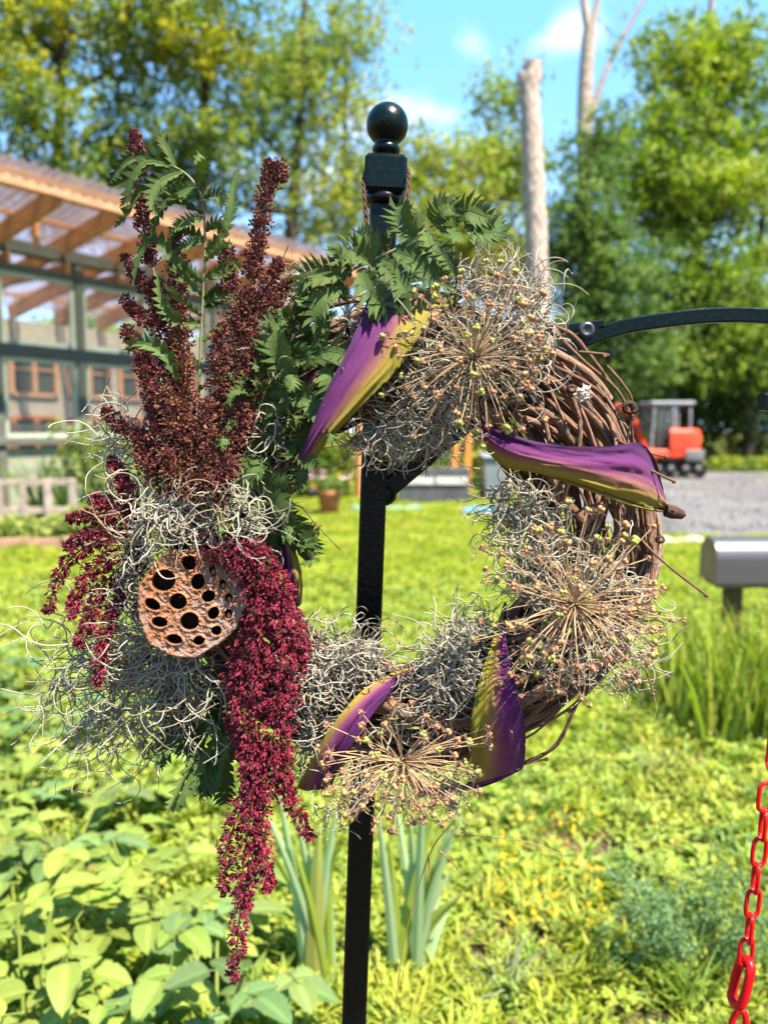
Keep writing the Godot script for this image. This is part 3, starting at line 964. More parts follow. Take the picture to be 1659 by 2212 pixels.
func build_excavator() -> void:
	var g := gnd(1445, 1032)
	var t := thing("mini_excavator", "red mini digger with a grey cab parked on the gravel by the wood", "excavator", Vector3(g.x, 0.02, g.z))
	var red := Color(0.62, 0.055, 0.022)
	var dk := Color(0.025, 0.025, 0.027)
	var gr := Color(0.16, 0.16, 0.165)
	var pale := Color(0.42, 0.44, 0.48)
	for z: float in [-0.5, 0.5]:                                # the tracks
		var b := MB.new()
		var pos := PackedVector3Array()
		var col := PackedColorArray()
		var prof := PackedVector3Array()
		for k in 33:
			var a := TAU * k / 32.0
			prof.append(Vector3((0.55 if cos(a) > 0 else -0.55) + 0.21 * cos(a), 0.21 + 0.21 * sin(a), 0))
		for zz: float in [-0.13, 0.13]:
			for p in prof:
				pos.append(p + Vector3(0, 0, z + zz))
				col.append(dk)
		b.grid(33, 2, pos, col)
		for k in 33:
			b.beam(prof[k] + Vector3(0, 0, z - 0.13), prof[k] + Vector3(0, 0, z + 0.13), 0.04, 0.03, dk)
		var tr := put("track" if z < 0 else "track_001", b.done(), M.paint, t)
		for x: float in [-0.55, -0.2, 0.2, 0.55]:
			b = MB.new()
			b.lathe(Vector3(x, 0.21, z), Basis(Vector3.RIGHT, PI / 2), PackedVector2Array([Vector2(0.001, -0.135), Vector2(0.15, -0.135), Vector2(0.15, 0.135), Vector2(0.001, 0.135)]), 16, dk)
			obj("wheel", b, M.paint, tr)
	var b := MB.new()
	b.box(Transform3D(Basis.IDENTITY, Vector3(0, 0.36, 0)), Vector3(0.9, 0.2, 0.7), dk, 0.03)
	b.lathe(Vector3(0, 0.45, 0), Basis.IDENTITY, PackedVector2Array([Vector2(0.001, 0), Vector2(0.38, 0), Vector2(0.38, 0.1), Vector2(0.001, 0.1)]), 20, gr)
	put("undercarriage", b.done(), M.paint, t)
	b = MB.new()
	b.box(Transform3D(Basis.IDENTITY, Vector3(-0.1, 0.66, 0)), Vector3(1.5, 0.24, 1.2), red, 0.05)
	put("deck", b.done(), M.paint, t)
	b = MB.new()                                           # rounded tail
	var pos := PackedVector3Array()
	var col := PackedColorArray()
	var rows := [[0.72, 0.94], [0.76, 1.0], [1.2, 1.0], [1.3, 0.96], [1.345, 0.85], [1.35, 0.02]]
	for r in rows:
		for k in 17:
			var a := -PI * 0.5 + PI * k / 16.0
			pos.append(Vector3(-0.24 + 0.98 * pow(maxf(cos(a), 0.0), 0.55) * r[1], r[0], 0.62 * signf(sin(a)) * pow(absf(sin(a)), 0.6) * r[1]))
			col.append(red)
	b.grid(17, rows.size(), pos, col)
	put("engine_cover", b.done(), M.paint, t)
	b = MB.new()
	pos = PackedVector3Array()
	col = PackedColorArray()
	for r in [[0.46, 0.93], [0.5, 1.0], [0.76, 1.02], [0.78, 0.98]]:
		for k in 17:
			var a := -PI * 0.5 + PI * k / 16.0
			pos.append(Vector3(0.2 + 0.62 * pow(maxf(cos(a), 0.0), 0.55) * r[1], r[0], 0.64 * signf(sin(a)) * pow(absf(sin(a)), 0.6) * r[1]))
			col.append(gr)
	b.grid(17, 4, pos, col)
	put("counterweight", b.done(), M.paint, t)
	for q in [[-0.70, -0.45], [-0.70, 0.45], [-0.12, -0.45], [-0.12, 0.45], [0.36, -0.45], [0.36, 0.45]]:
		b = MB.new()
		b.beam(Vector3(q[0], 0.78, q[1]), Vector3(q[0] * 0.92 + 0.0, 2.0, q[1]), 0.05, 0.06, Color(0.30, 0.31, 0.34), 0.01)
		obj("cab_pillar", b, M.paint, t)
	b = MB.new()
	b.box(Transform3D(Basis.IDENTITY, Vector3(-0.16, 2.04, 0)), Vector3(1.2, 0.09, 1.05), Color(0.27, 0.29, 0.33), 0.035)
	put("cab_roof", b.done(), M.paint, t)
	for q in [[Vector3(-0.31, 1.4, 0.45), Vector3(0.54, 1.15, 0.006)], [Vector3(-0.31, 1.4, -0.45), Vector3(0.54, 1.15, 0.006)], [Vector3(-0.6, 1.4, 0), Vector3(0.006, 1.15, 0.82)], [Vector3(0.0, 1.65, 0), Vector3(0.006, 0.6, 0.82)]]:
		b = MB.new()
		b.box(Transform3D(Basis.IDENTITY, q[0]), q[1], Color.WHITE)
		obj("cab_window", b, M.glass, t)
	b = MB.new()
	b.box(Transform3D(Basis.IDENTITY, Vector3(-0.2, 1.0, 0)), Vector3(0.45, 0.14, 0.45), dk, 0.04)
	b.box(Transform3D(Basis(Vector3.BACK, -0.12), Vector3(0.02, 1.35, 0)), Vector3(0.12, 0.6, 0.44), Color(0.16, 0.2, 0.18), 0.04)
	put("seat", b.done(), M.paint, t)
	for q in [["boom", [-0.75, 0.8, -1.15, 1.7, -1.75, 2.05], 0.13], ["arm", [-1.75, 2.05, -2.15, 1.5, -2.3, 1.0], 0.11]]:
		b = MB.new()
		var a: Array = q[1]
		b.tube(spline(PackedVector3Array([Vector3(a[0], a[1], 0.05), Vector3(a[2], a[3], 0.05), Vector3(a[4], a[5], 0.05)]), 12), q[2], q[2] * 0.75, 4, red, red)
		put(q[0], b.done(), M.paint, t)
	b = MB.new()
	for k in 9:
		var a0 := -0.4 + k * 0.26
		var a1 := a0 + 0.26
		b.box(Transform3D(Basis(Vector3.BACK, a0 + 0.13), Vector3(-2.2 - 0.28 * cos(a0 + 0.13), 0.75 - 0.28 * sin(a0 + 0.13), 0.05)), Vector3(0.03, 0.09, 0.45), dk)
	put("bucket", b.done(), M.paint, t)
	b = MB.new()
	b.box(Transform3D(Basis(Vector3.BACK, 0.1), Vector3(-1.05, 0.22, 0)), Vector3(0.06, 0.32, 1.3), red, 0.01)
	b.beam(Vector3(-1.03, 0.25, -0.3), Vector3(-0.4, 0.33, -0.3), 0.06, 0.07, dk)
	b.beam(Vector3(-1.03, 0.25, 0.3), Vector3(-0.4, 0.33, 0.3), 0.06, 0.07, dk)
	put("dozer_blade", b.done(), M.paint, t)
	b = MB.new()
	b.beam(Vector3(0.755, 1.02, -0.25), Vector3(0.755, 1.02, 0.25), 0.02, 0.12, Color(0.75, 0.30, 0.03), 0.005)
	put("reflector", b.done(), M.paint, t)

# ---------------------------------------------------------------- grass and plants
func free_of_road(x: float, z: float) -> bool:
	return not (z < -9.5 and x > 2.9 + (-z - 9.6) * 0.06)

func build_vegetation() -> void:
	var n := FastNoiseLite.new()
	n.seed = 77
	n.frequency = 0.9
	n.fractal_octaves = 3
	var tuft := MB.new()                                    # nine blades, one unit tall
	for k in 9:
		var a := rf(0, TAU)
		var d := Vector3(cos(a), 0, sin(a))
		var s := Vector3(-d.z, 0, d.x)
		var p := d * rf(0, 0.28)
		var h := rf(0.6, 1.0)
		var w := rf(0.035, 0.06)
		var m := p + d * 0.16 * h + Vector3(0, h * 0.55, 0)
		var e := p + d * rf(0.3, 0.7) * h + Vector3(0, h * rf(0.75, 1.0), 0)
		tuft.quad(p - s * w, p + s * w, m + s * w * 0.8, m - s * w * 0.8, Color.WHITE)
		tuft.tri(m - s * w * 0.8, m + s * w * 0.8, e, Color.WHITE)
	var tm := tuft.done()
	var xf := []
	var cc := []
	for k in 74000:
		var z := -1.25 - 15.8 * pow(rf(0, 1), 1.35)
		var x := rf(-1, 1) * (1.3 - z * 0.62)
		if not free_of_road(x, z): continue
		var q := n.get_noise_2d(x * 1.3, z * 1.3)
		if z > -5.0 and rf(0, 1) < 0.35 + q * 0.9: continue
		if z > -3.0 and rf(0, 1) < 0.62 - q * 0.8: continue
		var h := rf(0.05, 0.085) * (1.0 + 0.35 * q) * (1.0 if z < -3.6 else 1.3)
		xf.append(Transform3D(Basis(Vector3.UP, rf(0, TAU)).scaled(Vector3(h * 1.2, h, h * 1.2)), Vector3(x, gh(x, z) - 0.006, z)))
		var c := Color(0.265, 0.33, 0.03).lerp(Color(0.37, 0.36, 0.06), clampf(0.25 + q * 0.9 + rf(-0.15, 0.2), 0.0, 0.8))
		cc.append(jit(c, 0.14))
	multi("grass", tm, M.grass, xf, cc)
	# weeds of three leaf shapes
	var kinds := []
	for kind in 3:
		var b := MB.new()
		for k in [10, 9, 14][kind]:
			var a: float = TAU * k / 9.0 + rf(-0.4, 0.4)
			var el: float = [rf(0.2, 0.9), rf(0.7, 1.3), rf(0.1, 1.2)][kind]
			var d := Vector3(cos(a) * cos(el), sin(el), sin(a) * cos(el))
			var base: Vector3 = [Vector3.ZERO, Vector3.ZERO, d * rf(0.2, 0.6)][kind]
			var l: float = [rf(0.6, 1.0), rf(0.7, 1.3), rf(0.28, 0.42)][kind]
			var w: float = [rf(0.34, 0.48), rf(0.12, 0.2), rf(0.22, 0.34)][kind]
			leaf_face(b, base + d * 0.08, d, l, w, Color.WHITE)
		kinds.append(b.done())
	var cols := [Color(0.19, 0.28, 0.036), Color(0.26, 0.33, 0.045), Color(0.14, 0.21, 0.036), Color(0.32, 0.345, 0.055)]
	for kind in 3:
		xf = []
		cc = []
		for k in [7000, 5200, 7600][kind]:
			var z := -1.15 - 5.4 * pow(rf(0, 1), 1.25)
			var x := rf(-1, 1) * (0.75 - z * 0.62)
			if not free_of_road(x, z): continue
			var q := n.get_noise_2d(x * 1.8 + kind * 30.0, z * 1.8)
			if rf(0, 1) < 0.22 - q * 1.1: continue
			var sparse := clampf(1.2 - Vector2(x - 0.62, z + 1.6).length() / 0.26, 0.0, 0.45)    # bare earth at the lower right
			sparse = maxf(sparse, clampf(1.2 - Vector2(x - 0.75, z + 2.4).length() / 0.25, 0.0, 0.35))
			if rf(0, 1) < sparse: continue
			var h := rf(0.035, 0.085) * (1.15 if x < -0.2 else 1.0)
			if z > -2.0: h *= 0.75
			xf.append(Transform3D(Basis(Vector3.UP, rf(0, TAU)).scaled(Vector3.ONE * h), Vector3(x, gh(x, z) + rf(0, 0.03), z)))
			cc.append(jit(cols[rng.randi() % 4].lerp(cols[(kind + 1) % 4], 0.5), 0.2))
		multi(["ground_cover", "weeds", "clover"][kind], kinds[kind], M.leaf, xf, cc)
	# small yellow flowers right of the post
	xf = []
	cc = []
	for k in 130:
		var p := gnd(rf(1060, 1310), rf(1790, 2060))
		var h := rf(0.05, 0.12)
		xf.append(Transform3D(Basis(rdir(), rf(0, 6)).scaled(Vector3.ONE * rf(0.008, 0.014)), Vector3(p.x, h, p.z)))
		cc.append(jit(Color(0.62, 0.40, 0.015), 0.15))
	multi("yellow_flowers", cluster_mesh, M.petal, xf, cc)
	# feathery herb lower right
	var hp := gnd(1500, 2090)
	var t := thing("feathery_herb", "blue-green feathery herb beside the red chain at the lower right", "herb", Vector3(hp.x, 0, hp.z))
	xf = []
	cc = []
	for k in 16:
		var tipd := Vector3(rf(-0.26, 0.26), rf(0.10, 0.30), rf(-0.2, 0.2))
		for q in 62:
			var f := pow(rf(0, 1), 0.6)
			var d := tipd * f + rdir() * 0.055 * f
			xf.append(Transform3D(Basis(rdir(), rf(0, 6)).scaled(Vector3.ONE * rf(0.010, 0.022)), Vector3(d.x, maxf(d.y, 0.01), d.z)))
			cc.append(jit(Color(0.13, 0.22, 0.09), 0.25))
	multi("foliage", cluster_mesh, M.leaf, xf, cc, t)
	var b := MB.new()
	for k in 14:
		var e := Vector3(rf(-0.16, 0.16), rf(0.12, 0.24), rf(-0.14, 0.14))
		b.tube(spline(PackedVector3Array([Vector3.ZERO, e * 0.5 + Vector3(0, 0.03, 0), e]), 5), 0.0025, 0.001, 4, Color(0.14, 0.2, 0.06), Color(0.14, 0.2, 0.06))
	put("stems", b.done(), M.leaf, t, "stuff")
	# pale seedling grass, lower right of the post
	for q in [[1090, 2160, "silvery tuft of fine grass at the bottom, right of the post", Color(0.3, 0.33, 0.2)], [1490, 2175, "tuft of long green grass under the feathery herb", Color(0.13, 0.2, 0.03)], [1420, 1690, "tall tuft of pale dry grass on the lawn right of the wreath", Color(0.33, 0.33, 0.14)], [1590, 1575, "tall yellow-green weeds round the foot of the mailbox", Color(0.27, 0.31, 0.05)], [1680, 1580, "tall weeds at the right edge below the mailbox", Color(0.25, 0.3, 0.05)]]:
		var p := gnd(q[0], q[1])
		b = MB.new()
		var big := 3.2 if q[1] < 1600 else 1.0
		for k in 46 if big < 2.0 else 320:
			blade(b, Vector3(rf(-0.03, 0.03), 0, rf(-0.03, 0.03)) * big * big, Vector3(rf(-0.6, 0.6) / big, 1, rf(-0.6, 0.6) / big).normalized(), rf(0.09, 0.19) * big, rf(0.0025, 0.005) * big, jit(q[3], 0.15), rf(0.2, 0.9))
		var o := obj("grass_tuft", b, M.grass)
		o.position = p
		tag(o, q[2], "grass tuft")
	# iris leaves in two fans behind the post
	for fan in [[690, 2130, "fan of pale blue-green sword leaves left of the foot of the post", [[640, 1750], [600, 1690], [580, 1760], [705, 1700], [728, 1740], [690, 1790], [655, 1880], [632, 1820]]], [880, 2120, "fan of pale blue-green sword leaves right of the foot of the post", [[815, 1740], [850, 1700], [915, 1690], [950, 1720], [985, 1780], [1000, 1930], [885, 1760], [840, 1810]]]]:
		var base := gnd(fan[0], fan[1])
		t = thing("iris_plant", fan[2], "iris", base, "iris plants by the post")
		var idx := 0
		for extra in 8: fan[3].append([lerpf(fan[3][2][0], fan[3][4][0], rf(-0.1, 1.1)), rf(1760, 1960)])
		for q in fan[3]:
			var tip := at(q[0], q[1], -base.z + rf(-0.08, 0.1))
			b = MB.new()
			var p0 := Vector3(rf(-0.035, 0.035), 0, rf(-0.03, 0.03))
			var side := Vector3(1, 0, 0.25)
			var e := tip - base
			var mid := p0.lerp(e, 0.5) + Vector3(0, 0.03, 0)
			var cl := jit(Color(0.33, 0.44, 0.24) if idx % 4 != 3 else Color(0.27, 0.34, 0.05), 0.12)
			if idx == 5: cl = Color(0.34, 0.36, 0.09)
			var line := spline(PackedVector3Array([p0, mid, e]), 8)
			var ww := 0.025 if idx != 5 else 0.042
			for k in 8:
				var f0 := k / 8.0
				var f1 := (k + 1) / 8.0
				var w0 := ww * 0.5 * (1.0 - pow(f0, 3.0))
				var w1 := ww * 0.5 * (1.0 - pow(f1, 3.0))
				b.quad(line[k] - side * w0, line[k] + Vector3(0, 0, 0.004), line[k + 1] + Vector3(0, 0, 0.004), line[k + 1] - side * w1, cl)
				b.quad(line[k] + Vector3(0, 0, 0.004), line[k] + side * w0, line[k + 1] + side * w1, line[k + 1] + Vector3(0, 0, 0.004), cl * 0.92)
			obj("leaf", b, M.leaf, t)
			idx += 1
	# potato plants at the lower left
	var spots := [[60, 2330, 0.26, "with big leaves in the bottom left corner"], [255, 2300, 0.22, "with yellow-green stalks at the bottom, second from the left corner"], [470, 2290, 0.20, "with blue-green leaves under the crimson tassel's tip"], [40, 2080, 0.22, "at the left edge, above the corner plant"], [330, 2120, 0.24, "in the middle of the left bed, its leaves catching the sun"], [150, 1950, 0.22, "left of the brown withered weed"], [30, 1800, 0.22, "at the left edge under the trailing moss"], [280, 1800, 0.20, "under the longest strands of moss"], [120, 1640, 0.2, "farther back at the left, below the moss"], [440, 2110, 0.2, "just left of the crimson tassel's tip"], [-90, 1980, 0.24, "half outside the left edge"], [10, 1530, 0.2, "farthest back at the left edge"]]
	var li := 0
	for q in spots:
		potato(q[0], q[1], q[2] * 1.15, "potato plant " + q[3], li)
		li += 1
	# withered brown weed among them
	var wp_ := gnd(205, 2080)
	t = thing("withered_weed", "small withered red-brown weed among the potato plants", "weed", wp_)
	b = MB.new()
	for k in 130:
		var d := (rdir() + Vector3(0, 0.7, 0)).normalized()
		b.spikelet(Vector3(0, 0.2, 0) + d * rf(0.0, 0.05), d, rf(0.01, 0.02), 0.003, Color(0.26, 0.12, 0.05), Color(0.3, 0.16, 0.08))
	put("seed_head", b.done(), M.seed_bud, t)
	b = MB.new()
	b.tube(spline(PackedVector3Array([Vector3.ZERO, Vector3(0.01, 0.1, 0), Vector3(0, 0.22, 0)]), 6), 0.004, 0.002, 5, Color(0.2, 0.1, 0.04), Color(0.2, 0.1, 0.04))
	put("stalk", b.done(), M.straw, t)
	# plants along the greenhouse and the fence
	var gg := "plants in the bed along the greenhouse"
	for q in [[90, 1080, 9.6, 0.75, 0.9, 0, "tall leafy plant with sword leaves against the greenhouse at the far left"], [165, 1090, 9.3, 0.7, 0.95, 0, "clump of sword leaves behind the end of the slat fence"], [250, 1050, 9.9, 1.35, 0.5, 1, "tall light green leafy plant in front of the greenhouse door post"], [170, 1060, 9.8, 1.5, 0.42, 1, "tall broad-leaved plant with pale leaves left of the brown plumes"], [330, 1070, 10.4, 1.2, 0.5, 1, "leafy plant half hidden by the brown plumes"], [40, 1150, 8.8, 0.3, 0.5, 2, "low bushy plant at the foot of the slat fence"], [190, 1150, 8.8, 0.4, 0.5, 2, "low bushy plant right of the slat fence"], [560, 1090, 12.5, 0.6, 0.6, 2, "low bushy plant left of the flower pot"], [610, 1090, 13.0, 0.8, 0.4, 1, "leafy plant just left of the flower pot"]]:
		var p := at(q[0], q[1], q[2])
		t = thing("garden_plant", q[6], "plant", Vector3(p.x, 0, p.z), gg)
		if q[5] == 0:
			b = MB.new()
			for k in 26:
				blade(b, Vector3(rf(-0.15, 0.15), 0, rf(-0.1, 0.1)), Vector3(rf(-0.35, 0.35), 1, rf(-0.3, 0.3)).normalized(), rf(0.6, 1.1) * q[3] * 1.5, rf(0.03, 0.05), jit(Color(0.10, 0.16, 0.045), 0.2), rf(0.1, 0.5))
			put("leaves", b.done(), M.leaf, t, "stuff")
		else:
			xf = []
			cc = []
			for k in [0, 150, 260][q[5]]:
				var d := rdir() * Vector3(q[4], q[3] * 0.5, q[4] * 0.7) * pow(rf(0.05, 1), 0.4)
				xf.append(Transform3D(Basis(rdir(), rf(0, 6)).scaled(Vector3.ONE * rf(0.07, 0.16)), Vector3(0, q[3] * 0.55, 0) + d))
				cc.append(jit([Color(0.2, 0.26, 0.05), Color(0.27, 0.31, 0.08), Color(0.15, 0.2, 0.035)][rng.randi() % 3], 0.2))
			multi("foliage", cluster_mesh, M.leaf, xf, cc, t)
			b = MB.new()
			for k in 5:
				var e := Vector3(rf(-0.5, 0.5) * q[4], q[3] * rf(0.6, 1.0), rf(-0.2, 0.2))
				b.tube(spline(PackedVector3Array([Vector3(e.x * 0.3, 0, 0), e * 0.55, e]), 5), 0.012, 0.005, 5, Color(0.16, 0.2, 0.05), Color(0.16, 0.2, 0.05))
			put("stems", b.done(), M.leaf, t, "stuff")

func blade(b: MB, p: Vector3, d: Vector3, l: float, w: float, col: Color, droop: float) -> void:
	var s := d.cross(Vector3(rf(-1, 1), 0.1, rf(-1, 1))).normalized()
	var q := p
	var pw := w * 0.6
	for k in 4:
		var f := (k + 1) / 4.0
		var dd := (d + Vector3(d.x * 1.2, -droop, d.z * 1.2) * f * f).normalized()
		var r := q + dd * l * 0.25
		var nw := w * (1.0 - f * f)
		b.quad(q - s * pw, q + s * pw, r + s * nw, r - s * nw, col)
		q = r
		pw = nw

func broad_leaf(b: MB, p: Vector3, d: Vector3, up: Vector3, l: float, w: float, col: Color, curl: float) -> void:   # an oval leaf with ribs, about 80 faces
	var s := d.cross(up).normalized()
	var nn := s.cross(d).normalized()
	var pos := PackedVector3Array()
	var cl := PackedColorArray()
	for j in 10:
		var f := j / 9.0
		var hw := w * 0.5 * pow(sin(PI * pow(f, 0.72)), 0.75) + 0.0005
		var c := p + d * l * f - nn * curl * l * f * f
		for i in 7:
			var u := (i - 3) / 3.0
			var rib := 0.035 * w * sin(f * 24.0 - absf(u) * 3.0)
			pos.append(c + s * hw * u + nn * (absf(u) * hw * 0.28 + rib * absf(u)))
			cl.append(col * (0.92 if i != 3 else 1.25))
	b.grid(7, 10, pos, cl)

func potato(px: float, py: float, hgt: float, label: String, k0: int) -> void:
	var base := gnd(px, py)
	var t := thing("potato_plant", label, "potato plant", base, "potato plants in the bed at the lower left")
	var tone := Color(0.20, 0.265, 0.05) if k0 % 3 != 2 else Color(0.12, 0.20, 0.07)
	for st in 5:
		var a := TAU * st / 5.0 + rf(-0.5, 0.5)
		var out := Vector3(cos(a), 0, sin(a))
		var tip := out * rf(0.08, 0.16) + Vector3(0, hgt * rf(0.75, 1.15), 0)
		var line := spline(PackedVector3Array([Vector3.ZERO, out * 0.04 + Vector3(0, hgt * 0.5, 0), tip]), 8)
		var b := MB.new()
		b.tube(line, 0.0055, 0.003, 6, Color(0.24, 0.28, 0.05), Color(0.20, 0.26, 0.05))
		obj("stalk", b, M.leaf, t)
		for lf in 3:
			var pt := line[4 + lf * 2]
			var la := a + (lf - 1) * 1.5 + rf(-0.4, 0.4)
			var ld := Vector3(cos(la), rf(0.1, 0.45), sin(la)).normalized()
			b = MB.new()
			var pet := pt + ld * 0.03
			b.tube(PackedVector3Array([pt, pet, pet + ld * 0.05]), 0.002, 0.0015, 4, tone, tone)
			var cl := jit(tone.lerp(Color(0.30, 0.31, 0.05), rf(0, 0.5) * rf(0, 1)), 0.24)
			broad_leaf(b, pet + ld * 0.045, (ld + Vector3(0, -0.25, 0)).normalized(), Vector3.UP, rf(0.075, 0.11), rf(0.05, 0.068), cl, rf(0.05, 0.3))
			for sd: float in [-1.0, 1.0]:
				var sdv := ld.cross(Vector3.UP).normalized() * sd
				broad_leaf(b, pet + ld * rf(0.0, 0.02), (sdv + ld * 0.5 + Vector3(0, rf(-0.1, 0.2), 0)).normalized(), Vector3.UP, rf(0.045, 0.07), rf(0.03, 0.045), jit(cl, 0.1), rf(0.05, 0.3))
			obj("leaf", b, M.leaf, t)

# ---------------------------------------------------------------- the iron post
func bar(b: MB, p: PackedVector3Array, hh: float, hw: float, col: Color) -> void:       # a flat bar bent along p, hh across, hw to the front and back
	var q := []
	for i in p.size():
		var t := (p[mini(i + 1, p.size() - 1)] - p[maxi(i - 1, 0)]).normalized()
		var s := t.cross(Vector3.BACK).normalized()
		var w := s.cross(t).normalized()
		var e := minf(hh, hw) * 0.25
		q.append([p[i] + s * hh + w * (hw - e), p[i] + s * (hh - e) + w * hw, p[i] - s * (hh - e) + w * hw, p[i] - s * hh + w * (hw - e), p[i] - s * hh - w * (hw - e), p[i] - s * (hh - e) - w * hw, p[i] + s * (hh - e) - w * hw, p[i] + s * hh - w * (hw - e)])
	for i in p.size() - 1:
		for k in 8:
			b.quad(q[i][k], q[i][(k + 1) % 8], q[i + 1][(k + 1) % 8], q[i + 1][k], col)
	for e in [q[0], q[q.size() - 1]]:
		for k in range(1, 7): b.tri(e[0], e[k], e[k + 1], col)

func build_post() -> void:
	var dp := 0.79
	var mm := dp / F                                        # metres per picture unit at the post
	var black := Color(0.0035, 0.004, 0.006)
	var top := at(829.5, 440, dp)
	var low := at(765, 2212, dp)
	var axis := (top - low).normalized()
	var foot := low - axis * (low.y / axis.y)
	var t := thing("garden_post", "black iron garden post with a ball finial, a slanting brace and an arched arm", "post", foot)
	var b := MB.new()
	b.off = foot
	b.beam(foot - axis * 0.02, top, 56 * mm, 56 * mm, black, 0.0022)
	put("post", b.done(), M.black_paint, t)
	var bs := Basis(Quaternion(Vector3.UP, axis))
	var up := func(y: float) -> Vector3: return at(829.5 + (440.0 - y) * 0.042, y, dp)
	b = MB.new()
	b.off = foot
	b.lathe(up.call(440.0), bs, PackedVector2Array([Vector2(0.001, -0.003), Vector2(36 * mm, -0.003), Vector2(41 * mm, 0.001), Vector2(41 * mm, 0.005), Vector2(36 * mm, 0.010), Vector2(33 * mm, 0.011)]), 28, black * 1.3)
	put("collar", b.done(), M.black_paint, t)
	b = MB.new()
	b.off = foot
	b.box(Transform3D(bs * Basis(Vector3.UP, 0.03), up.call(385.0)), Vector3(86, 74, 86) * mm, black, 0.0035)
	put("block", b.done(), M.black_paint, t)
	b = MB.new()
	b.off = foot
	b.lathe(up.call(350.0), bs, PackedVector2Array([Vector2(27, 0), Vector2(25, 5), Vector2(22, 10), Vector2(22, 13), Vector2(27, 17), Vector2(29, 23), Vector2(28, 29), Vector2(25, 33), Vector2(24, 37), Vector2(26, 41)].map(func(q): return q * mm)), 32, black)
	put("neck", b.done(), M.black_paint, t)
	b = MB.new()
	b.off = foot
	var prof := PackedVector2Array()
	for k in 25: prof.append(Vector2(maxf(0.0003, sin(PI * k / 24.0) * 43 * mm), -cos(PI * k / 24.0) * 43 * mm))
	b.lathe(up.call(270.0), bs, prof, 40, black)
	put("ball_finial", b.done(), M.black_paint, t)
	b = MB.new()
	b.off = foot
	bar(b, PackedVector3Array([at(826, 1064, dp), at(900, 1002, dp), at(985, 930, dp), at(1090, 840, dp + 0.01)]), 21 * mm, 0.010, black)
	put("brace", b.done(), M.black_paint, t)
	b = MB.new()
	b.off = foot
	b.lathe(at(831, 1066, dp), Basis(Vector3.RIGHT, PI / 2), PackedVector2Array([Vector2(0.001, 0.012), Vector2(0.008, 0.0115), Vector2(0.012, 0.008), Vector2(0.013, 0.0)]), 14, black)
	put("weld", b.done(), M.black_paint, t)
	b = MB.new()
	b.off = foot
	var da := 0.80
	bar(b, spline(PackedVector3Array([at(1060, 880, da), at(1150, 805, da), at(1245, 742, da), at(1340, 708, da), at(1450, 690, da), at(1560, 681, da), at(1680, 686, da), at(1800, 706, da), at(1960, 760, da)]), 40), 15.5 * da / F, 0.006, black)
	put("arched_arm", b.done(), M.black_paint, t)
	b = MB.new()
	b.off = foot
	bar(b, PackedVector3Array([at(1090, 738, da), at(1205, 714, da), at(1300, 702, da)]), 10 * da / F, 0.006, black)
	put("flat_plate", b.done(), M.black_paint, t)
	b = MB.new()
	b.off = foot
	b.lathe(at(1266, 713, da - 0.007), Basis(Vector3.RIGHT, PI / 2), PackedVector2Array([Vector2(0.0086, -0.001), Vector2(0.0086, 0.001), Vector2(0.007, 0.0035), Vector2(0.0045, 0.004), Vector2(0.0042, 0.0025), Vector2(0.001, 0.0025)]), 24, Color(0.06, 0.065, 0.075))
	put("bolt", b.done(), M.steel, t)
	b = MB.new()
	b.off = foot
	var ring := PackedVector3Array()
	for k in 26:
		var a := 2.5 - 3.9 * k / 25.0
		ring.append(at(935 + 55 * cos(a), 605 - 60 * sin(a), dp + 0.01))
	bar(b, ring, 7 * mm, 0.007, black)
	put("scroll", b.done(), M.black_paint, t)
	b = MB.new()
	b.off = foot
	bar(b, spline(PackedVector3Array([at(1643, 868, 0.78), at(1740, 872, 0.785), at(1850, 855, 0.79), at(1930, 815, 0.795), at(1958, 765, 0.80)]), 16), 18 * mm, 0.007, black)
	put("curled_end", b.done(), M.black_paint, t)
	# red chain
	t = thing("red_chain", "red coated metal chain with a snap link hanging down the right edge", "chain", W(1660, 1600, -100))
	var red := Color(0.42, 0.004, 0.008)
	var pts := [[1680, 1500, 1], [1665, 1612, 0], [1652, 1722, 1], [1647, 1783, 0], [1639, 1840, 1], [1631, 1897, 0], [1625, 1951, 1], [1618, 2006, 0], [1610, 2056, 1]]
	var step := -57.0
	for k in 14:                                            # up to the arm
		var y := 1440.0 + step * k
		if y > 725.0: pts.push_front([1680.0 + (1500.0 - y) * 0.126, y, (k + 1) % 2 if k % 2 == 0 else 0])
	for q in pts:
		b = MB.new()
		b.off = t.position
		var c := W(q[0], q[1], -100)
		var ax := (W(1668, 1500, -100) - W(1610, 2056, -100)).normalized()
		var sd := ax.cross(Vector3.BACK).normalized()
		sd = sd.rotated(ax, 0.18 if q[2] == 1 else 1.38)
		var hl := 0.0162 if q[1] > 1650 or q[1] < 1460 else 0.025
		var lw := 0.008
		var loop := PackedVector3Array()
		for k in 33:
			var a := TAU * k / 32.0
			var y := sin(a)
			loop.append(c + sd * cos(a) * lw + ax * ((hl - lw) * clampf(y * 3.0, -1, 1) + lw * y))
		b.tube(loop, 0.00235, 0.00235, 10, red, red)
		obj("link", b, M.black_paint, t)
	b = MB.new()
	b.off = t.position
	var loop := PackedVector3Array()
	for k in 41:
		var a := TAU * k / 40.0
		var y := sin(a)
		loop.append(W(1600, 2122, -100) + Vector3(0.0012 * cos(a) + 0.0055 * clampf(y * 1.5, -1, 1), 0.0135 * clampf(y * 2.2, -1, 1) + 0.013 * y, 0.0105 * cos(a)))
	b.tube(loop, 0.0052, 0.0052, 12, red, red)
	put("snap_link", b.done(), M.black_paint, t)
	b = MB.new()
	b.off = t.position
	loop = PackedVector3Array()
	for k in 33:
		var a := TAU * k / 32.0
		loop.append(W(1594, 2215, -100) + Vector3(0.006 * cos(a) + 0.003 * sin(a), 0.018 * sin(a), 0.003 * cos(a)))
